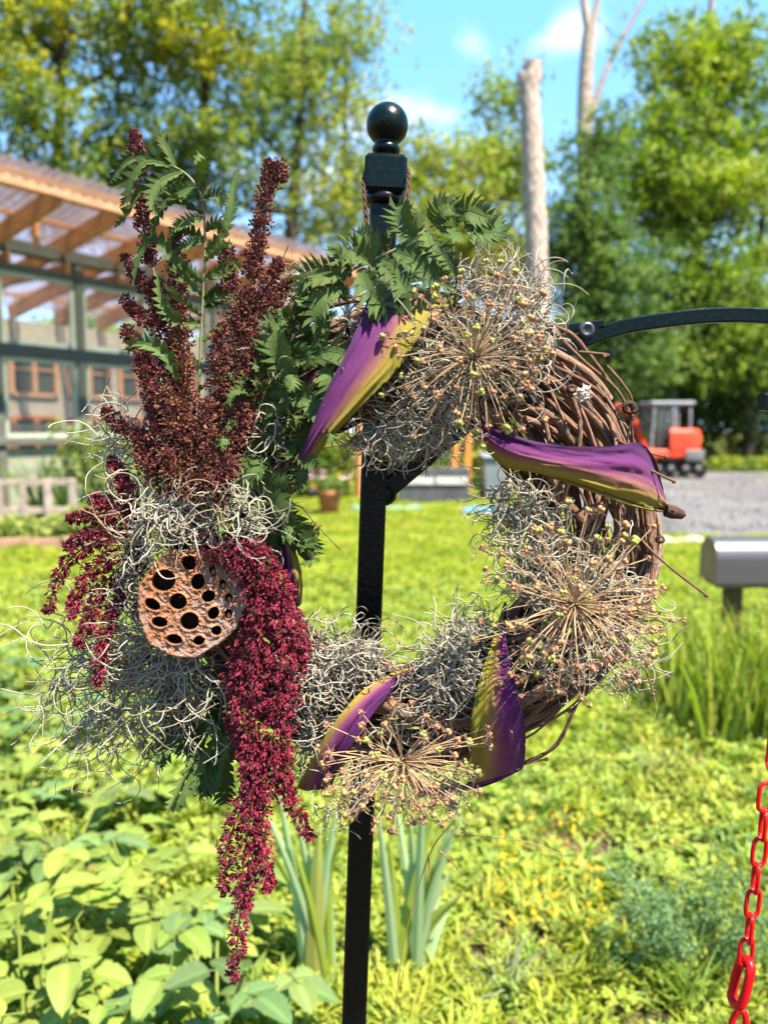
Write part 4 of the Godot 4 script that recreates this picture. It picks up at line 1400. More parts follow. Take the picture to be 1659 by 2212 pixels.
	b.tube(loop, 0.0036, 0.0036, 10, red, red)
	put("link_100", b.done(), M.black_paint, t)

# ---------------------------------------------------------------- the wreath
const CX := 880.0
const CY := 1165.0

func ringp(th: float, rho: float, dz: float) -> Vector3:
	return W(CX + rho * cos(th) * 1.02, CY - rho * sin(th) * 0.97, dz)

func strand(b: MB, p: Vector3, d: Vector3, steps: int, step: float, curl: float, pull: Vector3, r: float, col: Color) -> void:
	var pts := PackedVector3Array([p])
	var ax := (Vector3(0, 0, 1.0 if rf(0, 1) < 0.5 else -1.0) + rdir() * 0.7).normalized()
	var c := rf(0.35, 1.0) * curl
	var z0 := p.z
	for k in steps:
		ax = (ax + rdir() * 0.22).normalized()
		if rf(0, 1) < 0.08:
			ax = -ax
			c = rf(0.2, 1.0) * curl
		d = d.rotated(ax, c) + pull
		d.z += (z0 - p.z) * 14.0
		d = d.normalized()
		p += d * step
		pts.append(p)
	b.tube(pts, r, r * 0.6, 4, col, col)

func moss(label: String, patches: Array, deep := 0.0) -> void:     # patches: px, py, rx, ry, dz, dz spread, count, length in picture units, direction x, y, curl
	var c0 := W(patches[0][0], patches[0][1], patches[0][4])
	var t := thing("moss_tuft", label, "moss", c0, "tufts of grey moss on the wreath")
	for q in patches:
		var b := MB.new()
		b.off = c0
		for k in int(q[6] * (1.6 if q[7] < 270 else 0.95)):
			var a := rf(0, TAU)
			var rr := sqrt(rf(0, 1))
			var p := W(q[0] + q[2] * rr * cos(a), q[1] + q[3] * rr * sin(a), q[4] + rf(-q[5], q[5]))
			var main := Vector3(q[8], -q[9], rf(-0.1, 0.15))
			var d := (main * 0.7 + rdir() * 0.9).normalized()
			var step := 0.0031
			var steps := int(q[7] * 0.00042 * rf(0.35, 0.9) * (0.52 if q[7] < 270 else 0.8) / step) + 4
			var g := rf(0.7, 1.15)
			var col := Color(0.38, 0.35, 0.285) * g
			if rf(0, 1) < 0.2: col = Color(0.33, 0.32, 0.225) * g
			if rf(0, 1) < 0.12: col = Color(0.27, 0.2, 0.13) * g
			strand(b, p, d, steps, step, q[10] * 1.2, main * 0.045 * (1.0 if q[7] < 270 else 2.2), rf(0.00042, 0.00084), col)
		obj("strands", b, M.moss, t, "stuff")

func spike(b: MB, line: PackedVector3Array, r0: float, r1: float, count: int, l: float, w: float, cols: Array, tips: Array, fwd := 0.55, lump := 0.35) -> void:
	var m := line.size() - 1
	var ph := rf(0, TAU)
	for k in count:
		var f := pow(rf(0, 1), 0.9)
		var i := mini(int(f * m), m - 1)
		var p := line[i].lerp(line[i + 1], f * m - i)
		var t := (line[i + 1] - line[i]).normalized()
		var d := rdir()
		d = (d - t * d.dot(t)).normalized()
		var r := lerpf(r0, r1, pow(f, 1.5)) * (1.0 + lump * sin(f * m * 1.9 + ph + d.x * 2.0 + d.y)) * minf(1.0, (1.02 - f) * 9.0)
		var q := p + d * r * sqrt(rf(0.02, 1.0))
		var o := (d + t * fwd + rdir() * 0.45).normalized()
		var j := rng.randi() % cols.size()
		b.spikelet(q, o, l * rf(0.6, 1.25), w * rf(0.7, 1.25), jit(cols[j], 0.2), jit(tips[j], 0.2))

func toothed_leaf(b: MB, line: PackedVector3Array, w: float, face: Vector3, curl: float, col: Color, lobes := 11, cut := 0.66) -> void:   # a narrow leaf cut into pointed lobes
	var p := spline(line, lobes * 2)
	var m := p.size() - 1
	var s0 := Vector3.ZERO
	for i in range(0, m - 1, 2):
		var f := float(i) / m
		var f2 := float(i + 2) / m
		var t := (p[i + 2] - p[i]).normalized()
		var s := t.cross(face).normalized()
		var nn := s.cross(t)
		var hw := w * (pow(sin(PI * pow(minf(f + 0.04, 1.0), 0.7)), 0.8) * 0.95 + 0.05)
		for sd: float in [-1.0, 1.0]:
			var cu := nn * curl
			var r0 := p[i] + (s * sd + cu * 0.3) * hw * (1.0 - cut)
			var r1 := p[i + 2] + (s * sd + cu * 0.3) * hw * (1.0 - cut) * 0.95
			var mid := p[i + 1] + s * sd * hw * 0.8 + t * hw * 0.12 + cu * hw * 0.42 + nn * hw * rf(-0.05, 0.05)
			var tip := p[i + 1] + s * sd * hw * rf(0.95, 1.25) + t * hw * rf(0.4, 0.75) + cu * hw * rf(0.7, 1.1)
			var c := jit(col, 0.08)
			b.quad(p[i], r0, r1, p[i + 2], c * 1.04)
			b.quad(r0, mid, tip, r1, c)
			b.tri(r0, mid - t * hw * 0.1, mid, c)
	b.spikelet(p[m - 1], (p[m] - p[m - 1]).normalized(), w * 0.55, w * 0.1, col, col)

func frond(label: String, stem: Array, leaves: Array, fill: Array, tone: Color) -> void:   # leaves: [width mm, curl, x, y, dz, ...]; fill: [from, to, count, length units, width mm, angle]
	var sp := wp(stem)
	var t := thing("tansy_frond", label, "leaf frond", sp[0], "dried green fronds on the wreath")
	var b := MB.new()
	b.off = sp[0]
	var line := spline(sp, 40)
	b.tube(line, 0.0014, 0.0007, 6, tone.lerp(Color(0.22, 0.2, 0.1), 0.6), tone.lerp(Color(0.2, 0.2, 0.1), 0.5))
	put("stem", b.done(), M.straw, t)
	for q in leaves:
		b = MB.new()
		b.off = sp[0]
		var l := wp(q.slice(2))
		toothed_leaf(b, l, q[0] * 0.001, (Vector3(rf(-0.3, 0.3), rf(-0.2, 0.4), 1)).normalized(), q[1], jit(tone * rf(0.85, 1.3), 0.12), 10 + rng.randi() % 4)
		b.tube(spline(l, 14), 0.0007, 0.0003, 4, tone * 1.5, tone * 1.3)
		put_leaf(b, t)
	for q in fill:
		for k in int(q[2]):
			var f := lerpf(q[0], q[1], (k + 0.5) / q[2])
			var i := mini(int(f * 40), 39)
			var p := line[i]
			var tg := (line[i + 1] - line[i]).normalized()
			var sd := tg.cross(Vector3.BACK).normalized() * (1.0 if k % 2 == 0 else -1.0)
			var a: float = q[5]
			var d := (sd * sin(a) + tg * cos(a) + Vector3(0, 0, rf(-0.2, 0.7))).normalized()
			var l: float = q[3] * 0.00042 * rf(0.7, 1.2)
			var bend := (Vector3(rf(-0.5, 0.5), rf(-0.9, 0.2), rf(-0.2, 0.7)))
			var pl := PackedVector3Array([p, p + d * l * 0.4, p + d * l * 0.72 + bend * l * 0.2, p + d * l * 0.88 + bend * l * 0.5, p + d * l * 0.78 + bend * l * 0.75])
			b = MB.new()
			b.off = sp[0]
			toothed_leaf(b, pl, q[4] * 0.001 * rf(0.75, 1.2), (Vector3(rf(-0.9, 0.9), rf(-0.6, 0.7), 1)).normalized(), rf(-0.7, 1.3), jit(tone * rf(0.8, 1.3), 0.12), 8 + rng.randi() % 4)
			put_leaf(b, t)

func put_leaf(b: MB, t: Node3D) -> void:
	var flat := MB.new()                                   # faces with flat shading only
	flat.v = b.v
	flat.c = b.c
	flat.ix = b.ix
	put("leaf", flat.done(), M.dry_leaf, t)

func plume(label: String, stem: Array, branches: Array, gold: float) -> void:   # branches: [r mm, count, points...]
	var sp := wp(stem)
	var t := thing("seed_plume", label, "dried plant", sp[0], "dried brown seed plumes on the wreath")
	var b := MB.new()
	b.off = sp[0]
	b.tube(spline(sp, 30), 0.0022, 0.0008, 6, Color(0.16, 0.075, 0.03), Color(0.12, 0.05, 0.03))
	put("stem", b.done(), M.straw, t)
	var cols := [Color(0.10, 0.029, 0.033), Color(0.08, 0.023, 0.027), Color(0.11, 0.034, 0.028)]
	var tips := [Color(0.20, 0.07, 0.065), Color(0.14, 0.045, 0.05), Color(0.19, 0.08, 0.045)]
	for k in int(gold * 3.0):
		cols.append(Color(0.145, 0.072, 0.034))
		tips.append(Color(0.19, 0.10, 0.05))
	for q in branches:
		b = MB.new()
		b.off = sp[0]
		var line := spline(wp(q.slice(2)), 22)
		var nn: int = q[1]
		var r: float = q[0] * 0.001
		spike(b, line, r, r * 0.5, int(nn * 0.5), 0.0034, 0.00115, cols, tips, 0.5, 0.3)
		for k in nn / 22:                                  # small side heads
			var i := rng.randi() % 20
			var d := (rdir() * Vector3(1, 1, 0.8) + (line[i + 1] - line[i]).normalized() * 0.8).normalized()
			var l := r * rf(0.9, 1.9) * (1.15 - i / 30.0)
			spike(b, PackedVector3Array([line[i], line[i] + d * l * 0.5, line[i] + d * l]), 0.0022, 0.0016, 11, 0.0032, 0.00115, cols, tips, 0.5, 0.2)
		var flat := MB.new()
		flat.v = b.v
		flat.c = b.c
		flat.ix = b.ix
		put("seed_spike", flat.done(), M.seed_bud, t)
		b = MB.new()
		b.off = sp[0]
		b.tube(line, 0.001, 0.0005, 5, Color(0.15, 0.07, 0.03), Color(0.12, 0.05, 0.03))
		put("twig", b.done(), M.straw, t)

func amaranth(label: String, tassels: Array) -> void:      # tassels: [r mm, count, points...]
	var o := wp(tassels[0].slice(2))[0]
	var t := thing("amaranth", label, "dried flower", o, "crimson amaranth tassels on the wreath")
	var cols := [Color(0.17, 0.006, 0.024), Color(0.12, 0.004, 0.018), Color(0.26, 0.012, 0.04), Color(0.09, 0.004, 0.014)]
	var tips := [Color(0.26, 0.016, 0.045), Color(0.18, 0.01, 0.03), Color(0.50, 0.075, 0.13), Color(0.13, 0.006, 0.02)]
	for q in tassels:
		var b := MB.new()
		b.off = o
		var line := spline(wp(q.slice(2)), 34)
		var shade := rf(0.55, 1.1)
		var r: float = q[0] * 0.00086
		spike(b, line, r, r * 0.42, int(q[1] * 0.6), 0.0042, 0.00085, cols.map(func(c): return c * shade), tips.map(func(c): return c * shade), 0.7, 0.5)
		var len := 0.0
		for i in 34: len += line[i].distance_to(line[i + 1])
		for k in int(q[1] * 0.95 / 13.0):                  # bushy side clusters
			var f := pow(rf(0, 1), 0.85)
			var i := mini(int(f * 34), 33)
			var tg := (line[i + 1] - line[i]).normalized()
			var d := rdir()
			d = (d - tg * d.dot(tg)).normalized()
			var rr := r * lerpf(1.0, 0.45, f)
			var p := line[i] + d * rr * rf(0.5, 1.15)
			var br := rf(0.5, 1.5)
			for s in 13:
				var dd := (d + tg * 0.7 + rdir() * 0.9).normalized()
				var j := rng.randi() % 4
				b.spikelet(p + rdir() * rr * 0.22, dd, rf(0.0028, 0.0052), rf(0.0006, 0.001), jit(cols[j] * shade * br, 0.15), jit(tips[j] * shade * br, 0.2))
		put("tassel", b.done(), M.bud, t)
		b = MB.new()
		b.off = o
		b.tube(line, 0.0011, 0.0006, 5, Color(0.2, 0.03, 0.03), Color(0.2, 0.02, 0.03))
		put("stalk", b.done(), M.straw, t)

func ribbon(label: String, left: Array, right: Array, bulge: float, flip: float, n := 40, crease := 0.6, shift := 0.0) -> void:    # two edges; purple at the left edge unless flip
	var l := spline(wp(left), n)
	var r := spline(wp(right), n)
	var b := MB.new()
	b.off = l[0]
	var pos := PackedVector3Array()
	var col := PackedColorArray()
	var fn := FastNoiseLite.new()
	fn.seed = int(left[0])
	fn.frequency = 0.9
	var pal := [Color(0.050, 0.006, 0.062), Color(0.080, 0.010, 0.080), Color(0.105, 0.016, 0.085), Color(0.18, 0.075, 0.055), Color(0.21, 0.16, 0.018), Color(0.16, 0.145, 0.012)]
	for j in n + 1:
		for i in 25:
			var s := i / 24.0
			var f := float(j) / n
			var wv := 0.0008 * sin(s * 14.0 + f * 3.0 + float(left[0])) + 0.004 * absf(fn.get_noise_2d(s * 3.2 + f * 1.1, f * 1.3 - s * 0.6)) + 0.0016 * fn.get_noise_2d(s * 9.0, f * 3.0 + 40.0)
			var fray := 0.0009 * fn.get_noise_2d(f * 40.0, 7.0) * (1.0 if i == 0 or i == 24 else 0.0)
			var p := l[j].lerp(r[j], s + fray * 20.0) + Vector3(0, 0, 0.008 * sin(PI * f) + bulge * 0.001 * (s / crease if s < crease else 1.0 - 1.25 * (s - crease) / (1.0 - crease)) + wv)
			pos.append(p)
			var k := clampf((s if flip < 0.5 else 1.0 - s) + 0.10 * fn.get_noise_2d(s * 2.0, f * 3.0), 0.0, 0.999)
			k = clampf((k - 0.12 - shift) * 1.2, 0.0, 0.999) * 5.0
			var c: Color = pal[int(k)].lerp(pal[mini(int(k) + 1, 5)], fmod(k, 1.0))
			col.append(c)
	b.grid(25, n + 1, pos, col)
	var o := obj("ribbon", b, M.satin)
	o.position = l[0]
	tag(o, label, "ribbon", "purple and olive ribbons wound round the wreath")

func capsule_mesh(kind: int) -> ArrayMesh:
	var b := MB.new()
	var olive := Color(0.20, 0.205, 0.045)
	var straw := Color(0.25, 0.155, 0.07)
	var pink := Color(0.34, 0.17, 0.17)
	var c: Color = [olive, straw, Color(0.27, 0.13, 0.06), Color(0.19, 0.19, 0.055)][kind]
	for k in 3:
		var a := TAU * k / 3.0 + 0.3
		var p := Vector3(cos(a) * 0.42, 0.75, sin(a) * 0.42)
		var pos := PackedVector3Array()
		var col := PackedColorArray()
		var r := 0.55 if kind != 2 else 0.4
		for j in 7:
			for i in 10:
				var u := TAU * i / 9.0
				var v := PI * j / 6.0
				pos.append(p + Vector3(cos(-u) * sin(v) * r, -cos(v) * r * 1.15, sin(-u) * sin(v) * r))
				col.append(jit(c, 0.08))
		b.grid(10, 7, pos, col)
	if kind == 3 or kind == 1:                             # split open, black seeds inside
		b.lathe(Vector3(0.25, 1.05, 0.3), Basis.IDENTITY, PackedVector2Array([Vector2(0.001, -0.3), Vector2(0.26, -0.15), Vector2(0.3, 0.05), Vector2(0.2, 0.25), Vector2(0.001, 0.3)]), 8, Color(0.012, 0.012, 0.016))
	for k in 9 if kind != 0 else 4:                        # withered petals
		var a := TAU * k / 6.0 + rf(-0.3, 0.3)
		var d := Vector3(cos(a), rf(-0.5, 0.5), sin(a))
		var e := d * rf(1.0, 2.2) + Vector3(0, rf(-0.3, 0.7), 0)
		b.tube(PackedVector3Array([Vector3(0, 0.1, 0), d * 0.7 + Vector3(0, 0.15, 0), e, e + Vector3(rf(-0.5, 0.5), rf(-0.5, 0.5), rf(-0.3, 0.3))]), 0.085, 0.025, 3, pink if kind >= 1 else straw, straw)
	b.tube(PackedVector3Array([Vector3(0, 1.2, 0), Vector3(0.03, 1.7, 0.02), Vector3(0.1, 2.1, 0.1)]), 0.05, 0.02, 3, straw, straw)
	return b.done()

func allium(label: String, cx: float, cy: float, dz: float, axis: Vector3, rad: float, count: int, flat: float, warm: float, caps: Array) -> void:
	var c := W(cx, cy, dz)
	var t := thing("allium_head", label, "seed head", c, "dried allium seed heads on the wreath")
	var b := MB.new()
	axis = axis.normalized()
	var s := axis.cross(Vector3.UP).normalized()
	var u := s.cross(axis)
	var straw := Color(0.29, 0.20, 0.11) * warm
	for k in count:
		var az := k * 2.39996 + rf(-0.25, 0.25)
		var el := lerpf(-0.25, 1.35, pow(float(k) / count, 1.25)) + rf(-0.1, 0.1)
		var d := (s * cos(az) + u * sin(az) * flat) * cos(el) + axis * sin(el) * 0.75
		var l := rad * 0.00042 * rf(0.62, 1.1)
		var e := d * l
		var mid := e * 0.5 + Vector3(rf(-1, 1), rf(-0.6, 1.4), rf(-1, 1)) * l * 0.06
		b.tube(spline(PackedVector3Array([d * 0.001, mid, e]), 5), 0.0005, 0.00042, 4, jit(straw, 0.15), jit(straw * 1.1, 0.15))
		var o := put("seed_capsule", caps[[0, 1, 2, 2, 3, 1, 2][rng.randi() % 7]], M.straw, t)
		var dn := (d.normalized() + rdir() * 0.4).normalized()
		o.transform = Transform3D(Basis(Quaternion(Vector3.UP, dn)).rotated(dn, rf(0, TAU)).scaled(Vector3.ONE * rf(0.0026, 0.0042)), e)
	put("stalks", b.done(), M.straw, t, "stuff")
	b = MB.new()
	for k in 30:
		var d := (axis + rdir()).normalized()
		b.spikelet(Vector3.ZERO, d, 0.006, 0.001, straw * 0.7, straw)
	put("hub", b.done(), M.straw, t)

func lotus() -> void:
	var cx := 414.0
	var cy := 1300.0
	var dz := 76.0
	var c := W(cx, cy, dz)
	var t := thing("lotus_pod", "brown lotus seed pod with round dark holes, nested in crimson tassels", "seed pod", c)
	var tilt := Basis(Vector3.UP, 0.16) * Basis(Vector3.RIGHT, -0.14)
	var holes := [[735, 440, 85, 88, 0.0], [440, 645, 142, 128, 0.5], [835, 670, 80, 97, -0.3], [1010, 540, 35, 70, 0.2], [1125, 710, 38, 60, 0.1], [955, 845, 82, 70, 0.5], [1195, 875, 44, 52, 0.0], [310, 920, 95, 62, -0.5], [603, 895, 103, 100, 0.3], [1010, 1050, 62, 80, -0.4], [1185, 1065, 44, 55, 0.0], [388, 1132, 92, 60, -0.1], [732, 1135, 112, 108, 0.7], [1040, 1260, 56, 58, 0.0], [555, 1340, 92, 58, -0.2], [835, 1370, 65, 56, 0.2]]
	var k := 0.0000692                                     # metres per unit of the close-up in which the holes were measured
	var fn := FastNoiseLite.new()
	fn.seed = 5
	fn.frequency = 0.011
	fn.fractal_octaves = 4
	var nu := 261
	var nv := 96
	var pos := PackedVector3Array()
	var col := PackedColorArray()
	for j in nv:
		var rr := j / float(nv - 1)
		for i in nu:
			var a := TAU * (i % 260) / 260.0
			var ro := 622.0 + 26.0 * sin(a * 2.0 + 0.4) + 15.0 * sin(a * 3.0 + 1.0) + 9.0 * sin(a * 7.0) + 5.0 * sin(a * 13.0 + 2.0)
			if a > 1.66 and a < 1.80: ro -= 60.0 * (1.0 - absf(a - 1.73) / 0.07)      # the split in the rim
			var x := 755.0 + ro * rr * cos(a)
			var y := 905.0 - ro * rr * 1.06 * sin(a)
			var h := 40.0 * (1.0 - rr * rr)
			var w := fn.get_noise_2d(x, y)
			var w2 := fn.get_noise_2d(x * 3.1 + 500.0, y * 3.1)
			h += w * 26.0 + w2 * 13.0
			if rr > 0.9: h += 26.0 * (rr - 0.9) / 0.1 - 30.0 * pow(maxf(0.0, (rr - 0.96) / 0.04), 2.0)
			var patch := clampf(0.34 + 0.9 * fn.get_noise_2d(x * 0.35 + 90.0, y * 0.35) + (x - 700.0) / 1900.0 + (y - 900.0) / 2600.0, 0.0, 1.0)
			var cl := Color(0.215, 0.095, 0.048).lerp(Color(0.20, 0.15, 0.13), patch)
			cl = cl * (1.0 + w2 * 0.15)
			var flap := clampf((1.0 - (x - 150.0 + (y - 300.0)) / 760.0), 0.0, 1.0)
			if flap > 0.0:
				h += 60.0 * flap
				cl = cl.lerp(Color(0.21, 0.082, 0.036), flap)
			for q in holes:
				var dx: float = x - q[0]
				var dy: float = y - q[1]
				if absf(dx) > 230.0 or absf(dy) > 230.0: continue
				var ca := cos(q[4])
				var sa := sin(q[4])
				var e := sqrt(pow((dx * ca - dy * sa) / q[2], 2.0) + pow((dx * sa + dy * ca) / q[3], 2.0))
				var lip: float = 26.0 / ((q[2] + q[3]) * 0.5)
				if e < 1.0:
					h = lerpf(-230.0, h, smoothstep(0.86, 1.0, e))
					cl = cl.lerp(Color(0.035, 0.017, 0.009), 1.0 - smoothstep(0.9, 1.0, e))
				elif e < 1.0 + 1.4 * lip:
					var g := 1.0 - (e - 1.0) / (1.4 * lip)
					h += 22.0 * g
					cl = cl.lerp(Color(0.31, 0.13, 0.05), g * 0.9)
			pos.append(tilt * Vector3((x - 755.0) * k, -(y - 905.0) * k, h * k))
			col.append(cl)
	var b := MB.new()
	b.grid(nu, nv, pos, col)
	put("face", b.done(), M.pod, t)
	b = MB.new()                                           # the cup behind
	var rim := PackedVector3Array()
	var cc := PackedColorArray()
	for q in [[1.0, 0.0], [1.01, -0.002], [0.95, -0.010], [0.72, -0.026], [0.4, -0.040], [0.12, -0.052]]:
		for i in nu:
			var p := pos[(nv - 1) * nu + i]
			var flat := tilt.inverse() * p
			rim.append(tilt * Vector3(flat.x * q[0], flat.y * q[0], flat.z * maxf(0.0, (q[0] - 0.6) * 2.5) + q[1]))
			cc.append(Color(0.22, 0.10, 0.05))
	b.grid(nu, 6, rim, cc)
	put("cup", b.done(), M.pod, t)
	for q in [holes[3], holes[4], holes[6], holes[10]]:
		b = MB.new()
		b.ball(tilt * Vector3((q[0] - 755.0 + 4) * k, -(q[1] + 22 - 905.0) * k, -0.0035), Vector3(0.0021, 0.0026, 0.002), 12, 8, Color(0.33, 0.22, 0.16))
		obj("seed", b, M.straw, t)

func build_wreath() -> void:
	var c0 := W(CX, CY, 0)
	var t := thing("grapevine_wreath", "round wreath of twisted brown grapevine hanging on the black post", "wreath", c0)
	for k in 190:
		var b := MB.new()
		b.off = c0
		var th := rf(0, TAU)
		var span := rf(1.4, 4.2)
		var ph := rf(0, TAU)
		var tw := rf(-0.9, 0.9)
		var f := 0.35 + 0.65 * sqrt(rf(0, 1))
		var pts := PackedVector3Array()
		var np := int(span * 14.0)
		for i in np + 1:
			var a := th + span * i / np
			var p := ph + tw * span * i / np * 2.0 + 0.16 * sin(a * 5.0 + k)
			var ff := f * (1.0 + 0.06 * sin(a * 9.0 + k * 2.0))
			var bulge := 1.0 + 0.10 * cos(a - 0.6)
			pts.append(ringp(a, 397.0 + ff * 122.0 * bulge * cos(p), ff * 46.0 * sin(p)))
		var r := rf(0.0014, 0.0028) if rf(0, 1) < 0.74 else rf(0.0032, 0.0052)
		var cl := Color(0.19, 0.085, 0.05).lerp(Color(0.38, 0.21, 0.135), rf(0, 1))
		if rf(0, 1) < 0.15: cl = Color(0.32, 0.225, 0.15)
		b.tube(pts, r, r * rf(0.5, 0.9), 7, cl, cl * rf(0.8, 1.1), 25.0, 0.12)
		put_vine(b, t)
	# loose ends and tendrils: [radius mm, points]
	var loose := [[1.7, 1180, 700, 40, 1260, 780, 44, 1330, 840, 40, 1360, 900, 38, 1366, 960, 34], [1.3, 1310, 790, 46, 1345, 830, 50, 1364, 870, 50, 1352, 965, 42], [1.5, 1300, 970, 50, 1370, 1000, 54, 1455, 1040, 58], [1.1, 1330, 950, 44, 1390, 975, 48, 1438, 987, 50], [1.5, 1370, 1110, 30, 1385, 1165, 38, 1440, 1220, 48, 1525, 1286, 56], [1.3, 1235, 1120, 44, 1260, 1098, 52, 1300, 1092, 54, 1350, 1120, 48, 1390, 1150, 40], [2.0, 1130, 1650, 20, 1200, 1610, 30, 1245, 1520, 36, 1290, 1430, 36], [1.2, 1060, 1690, 10, 1120, 1655, 22, 1180, 1640, 26], [2.2, 1150, 690, 36, 1230, 720, 42, 1275, 770, 44, 1320, 830, 40], [4.2, 1120, 880, 36, 1190, 900, 46, 1240, 960, 42, 1290, 1010, 34], [1.1, 1390, 1440, 38, 1402, 1470, 44, 1410, 1500, 46], [1.0, 1090, 1450, 50, 1050, 1462, 54, 1030, 1466, 56], [2.6, 1395, 1100, 20, 1405, 1200, 26, 1400, 1300, 24], [1.6, 600, 690, 20, 680, 650, 26, 780, 640, 20], [3.0, 590, 740, 10, 660, 680, 22, 760, 650, 24, 830, 650, 10], [1.2, 1250, 760, 50, 1310, 766, 54, 1305, 770, 54]]
	for q in loose:
		var b := MB.new()
		b.off = c0
		var cl := Color(0.24, 0.12, 0.07)
		b.tube(spline(wp(q.slice(1)), 26), q[0] * 0.001, q[0] * 0.0007, 7, cl, cl * 0.9, 25.0, 0.15)
		var e := wp(q.slice(1))
		b.lathe(e[e.size() - 1], Basis.IDENTITY, PackedVector2Array([Vector2(0.0003, -0.0019), Vector2(0.0017, -0.0012), Vector2(0.0019, 0), Vector2(0.0014, 0.0014), Vector2(0.0003, 0.0019)]), 8, cl)
		put_vine(b, t)
	for q in [[1360, 880, 50, 18.0, 3.0], [1352, 890, 46, 26.0, 2.0], [1235, 840, 52, 11.0, 3.5], [1100, 930, 58, 14.0, 2.5], [1425, 1165, 40, 10.0, 3.0], [1452, 1107, 44, 8.0, 2.2], [1395, 1320, 40, 30.0, 1.0]]:
		var b := MB.new()
		b.off = c0
		var pts := PackedVector3Array()
		for k in 36:
			var a: float = TAU * k / 35.0 * q[4]
			var r: float = q[3] * (1.0 - 0.4 * k / 35.0)
			pts.append(W(q[0] + r * cos(a), q[1] + r * 0.8 * sin(a), q[2] + k * 0.2))
		b.tube(pts, 0.0009, 0.0006, 6, Color(0.10, 0.055, 0.035), Color(0.09, 0.05, 0.03), 25.0)
		put("tendril" if not t.has_node("tendril") else "tendril_%03d" % rng.randi_range(100, 999), b.done(), M.vine_bark, t)
	var b := MB.new()
	b.off = c0
	var lp := W(1452, 1106, 44)
	b.lathe(lp, Basis(Vector3.BACK, 1.3), PackedVector2Array([Vector2(0.0005, -0.012), Vector2(0.004, -0.009), Vector2(0.006, 0.0), Vector2(0.0055, 0.006), Vector2(0.003, 0.006), Vector2(0.0025, 0.001)]), 14, Color(0.10, 0.05, 0.03))
	put("dry_bud", b.done(), M.vine_bark, t)
	b = MB.new()
	b.off = c0
	for k in 40: b.spikelet(W(1258, 852, 56) + rdir() * 0.005, rdir(), rf(0.004, 0.008), 0.0018, Color(0.42, 0.38, 0.34), Color(0.3, 0.24, 0.18))
	put("frayed_bark", b.done(), M.straw, t)
	# hanging cord round the block of the post
	var cord := thing("hanging_cord", "twisted brown cord looped over the block of the post", "cord", at(840, 380, 0.76))
	for ph: float in [0.0, PI]:
		b = MB.new()
		b.off = cord.position
		for run in [[[836, 600, 0.755], [835, 560, 0.757], [842, 520, 0.758], [862, 475, 0.758], [878, 430, 0.762], [884, 390, 0.772], [881, 368, 0.785], [874, 356, 0.80]], [[800, 590, 0.76], [796, 510, 0.762], [789, 450, 0.764], [785, 400, 0.772], [788, 375, 0.785], [795, 360, 0.80]]]:
			var pts := PackedVector3Array()
			for q in run: pts.append(at(q[0], q[1], q[2]))
			var sp := spline(pts, 70)
			for i in sp.size(): sp[i] += Vector3(cos(i * 0.7 + ph), 0.2 * sin(i * 0.7 + ph), sin(i * 0.7 + ph)) * 0.0011
			b.tube(sp, 0.0012, 0.0012, 6, Color(0.10, 0.055, 0.042), Color(0.10, 0.055, 0.042))
		put("strand" if ph == 0.0 else "strand_001", b.done(), M.moss, cord)
	# moss
	moss("pale looping moss bundled above the lotus pod", [[420, 1108, 125, 36, 64, 12, 200, 255, 0.9, -0.05, 0.42], [340, 1130, 50, 50, 68, 8, 40, 260, -0.7, 0.3, 0.45], [500, 1122, 70, 34, 62, 10, 50, 240, 0.7, 0.5, 0.4]])
	moss("curling moss down the left side of the lotus pod", [[285, 1230, 30, 80, 56, 10, 30, 200, 0.1, 0.8, 0.5], [270, 1000, 40, 110, 40, 14, 50, 260, -0.3, -0.6, 0.3]])
	moss("wide fan of trailing moss at the lower left of the wreath", [[360, 1400, 80, 50, 40, 18, 150, 480, -0.75, 0.35, 0.27], [280, 1430, 90, 60, 30, 18, 110, 420, -0.55, 0.55, 0.34], [400, 1460, 80, 60, 44, 14, 90, 330, 0.1, 0.8, 0.38], [240, 1560, 60, 60, 26, 16, 40, 300, -0.4, 0.7, 0.4], [330, 1580, 50, 50, 28, 14, 40, 240, -0.4, 0.6, 0.45], [130, 1470, 20, 30, 24, 10, 16, 300, -0.3, 0.6, 0.25]])
	moss("grey moss along the lower inner rim right of the crimson tassel", [[720, 1420, 80, 60, 40, 20, 130, 260, 0.3, 0.2, 0.42], [690, 1500, 40, 90, 44, 14, 60, 240, 0.2, 0.7, 0.42], [670, 1620, 26, 70, 36, 12, 45, 220, 0.1, 0.6, 0.5], [770, 1440, 60, 40, 42, 14, 50, 220, 0.4, -0.3, 0.4]])
	moss("thick grey moss on the lower inner rim between the two lower ribbons", [[975, 1430, 70, 60, 44, 18, 150, 260, 0.1, 0.8, 0.35], [1010, 1370, 50, 45, 40, 14, 70, 210, -0.2, -0.3, 0.42], [950, 1500, 50, 50, 46, 10, 45, 240, -0.1, 0.8, 0.3], [870, 1570, 60, 40, 44, 10, 18, 200, -0.5, 0.4, 0.4]])
	moss("large cushion of moss under the topmost allium head", [[1020, 760, 150, 95, 52, 14, 260, 260, 0.1, 0.2, 0.42], [940, 865, 72, 80, 54, 12, 150, 260, -0.5, 0.5, 0.42], [1060, 640, 110, 40, 36, 18, 110, 230, 0.05, -0.7, 0.36], [1150, 690, 45, 70, 52, 12, 50, 240, 0.2, 0.7, 0.38], [865, 940, 100, 28, 48, 12, 90, 150, 0.1, 0.7, 0.45], [800, 948, 40, 24, 46, 10, 40, 210, -0.4, 0.4, 0.5]])
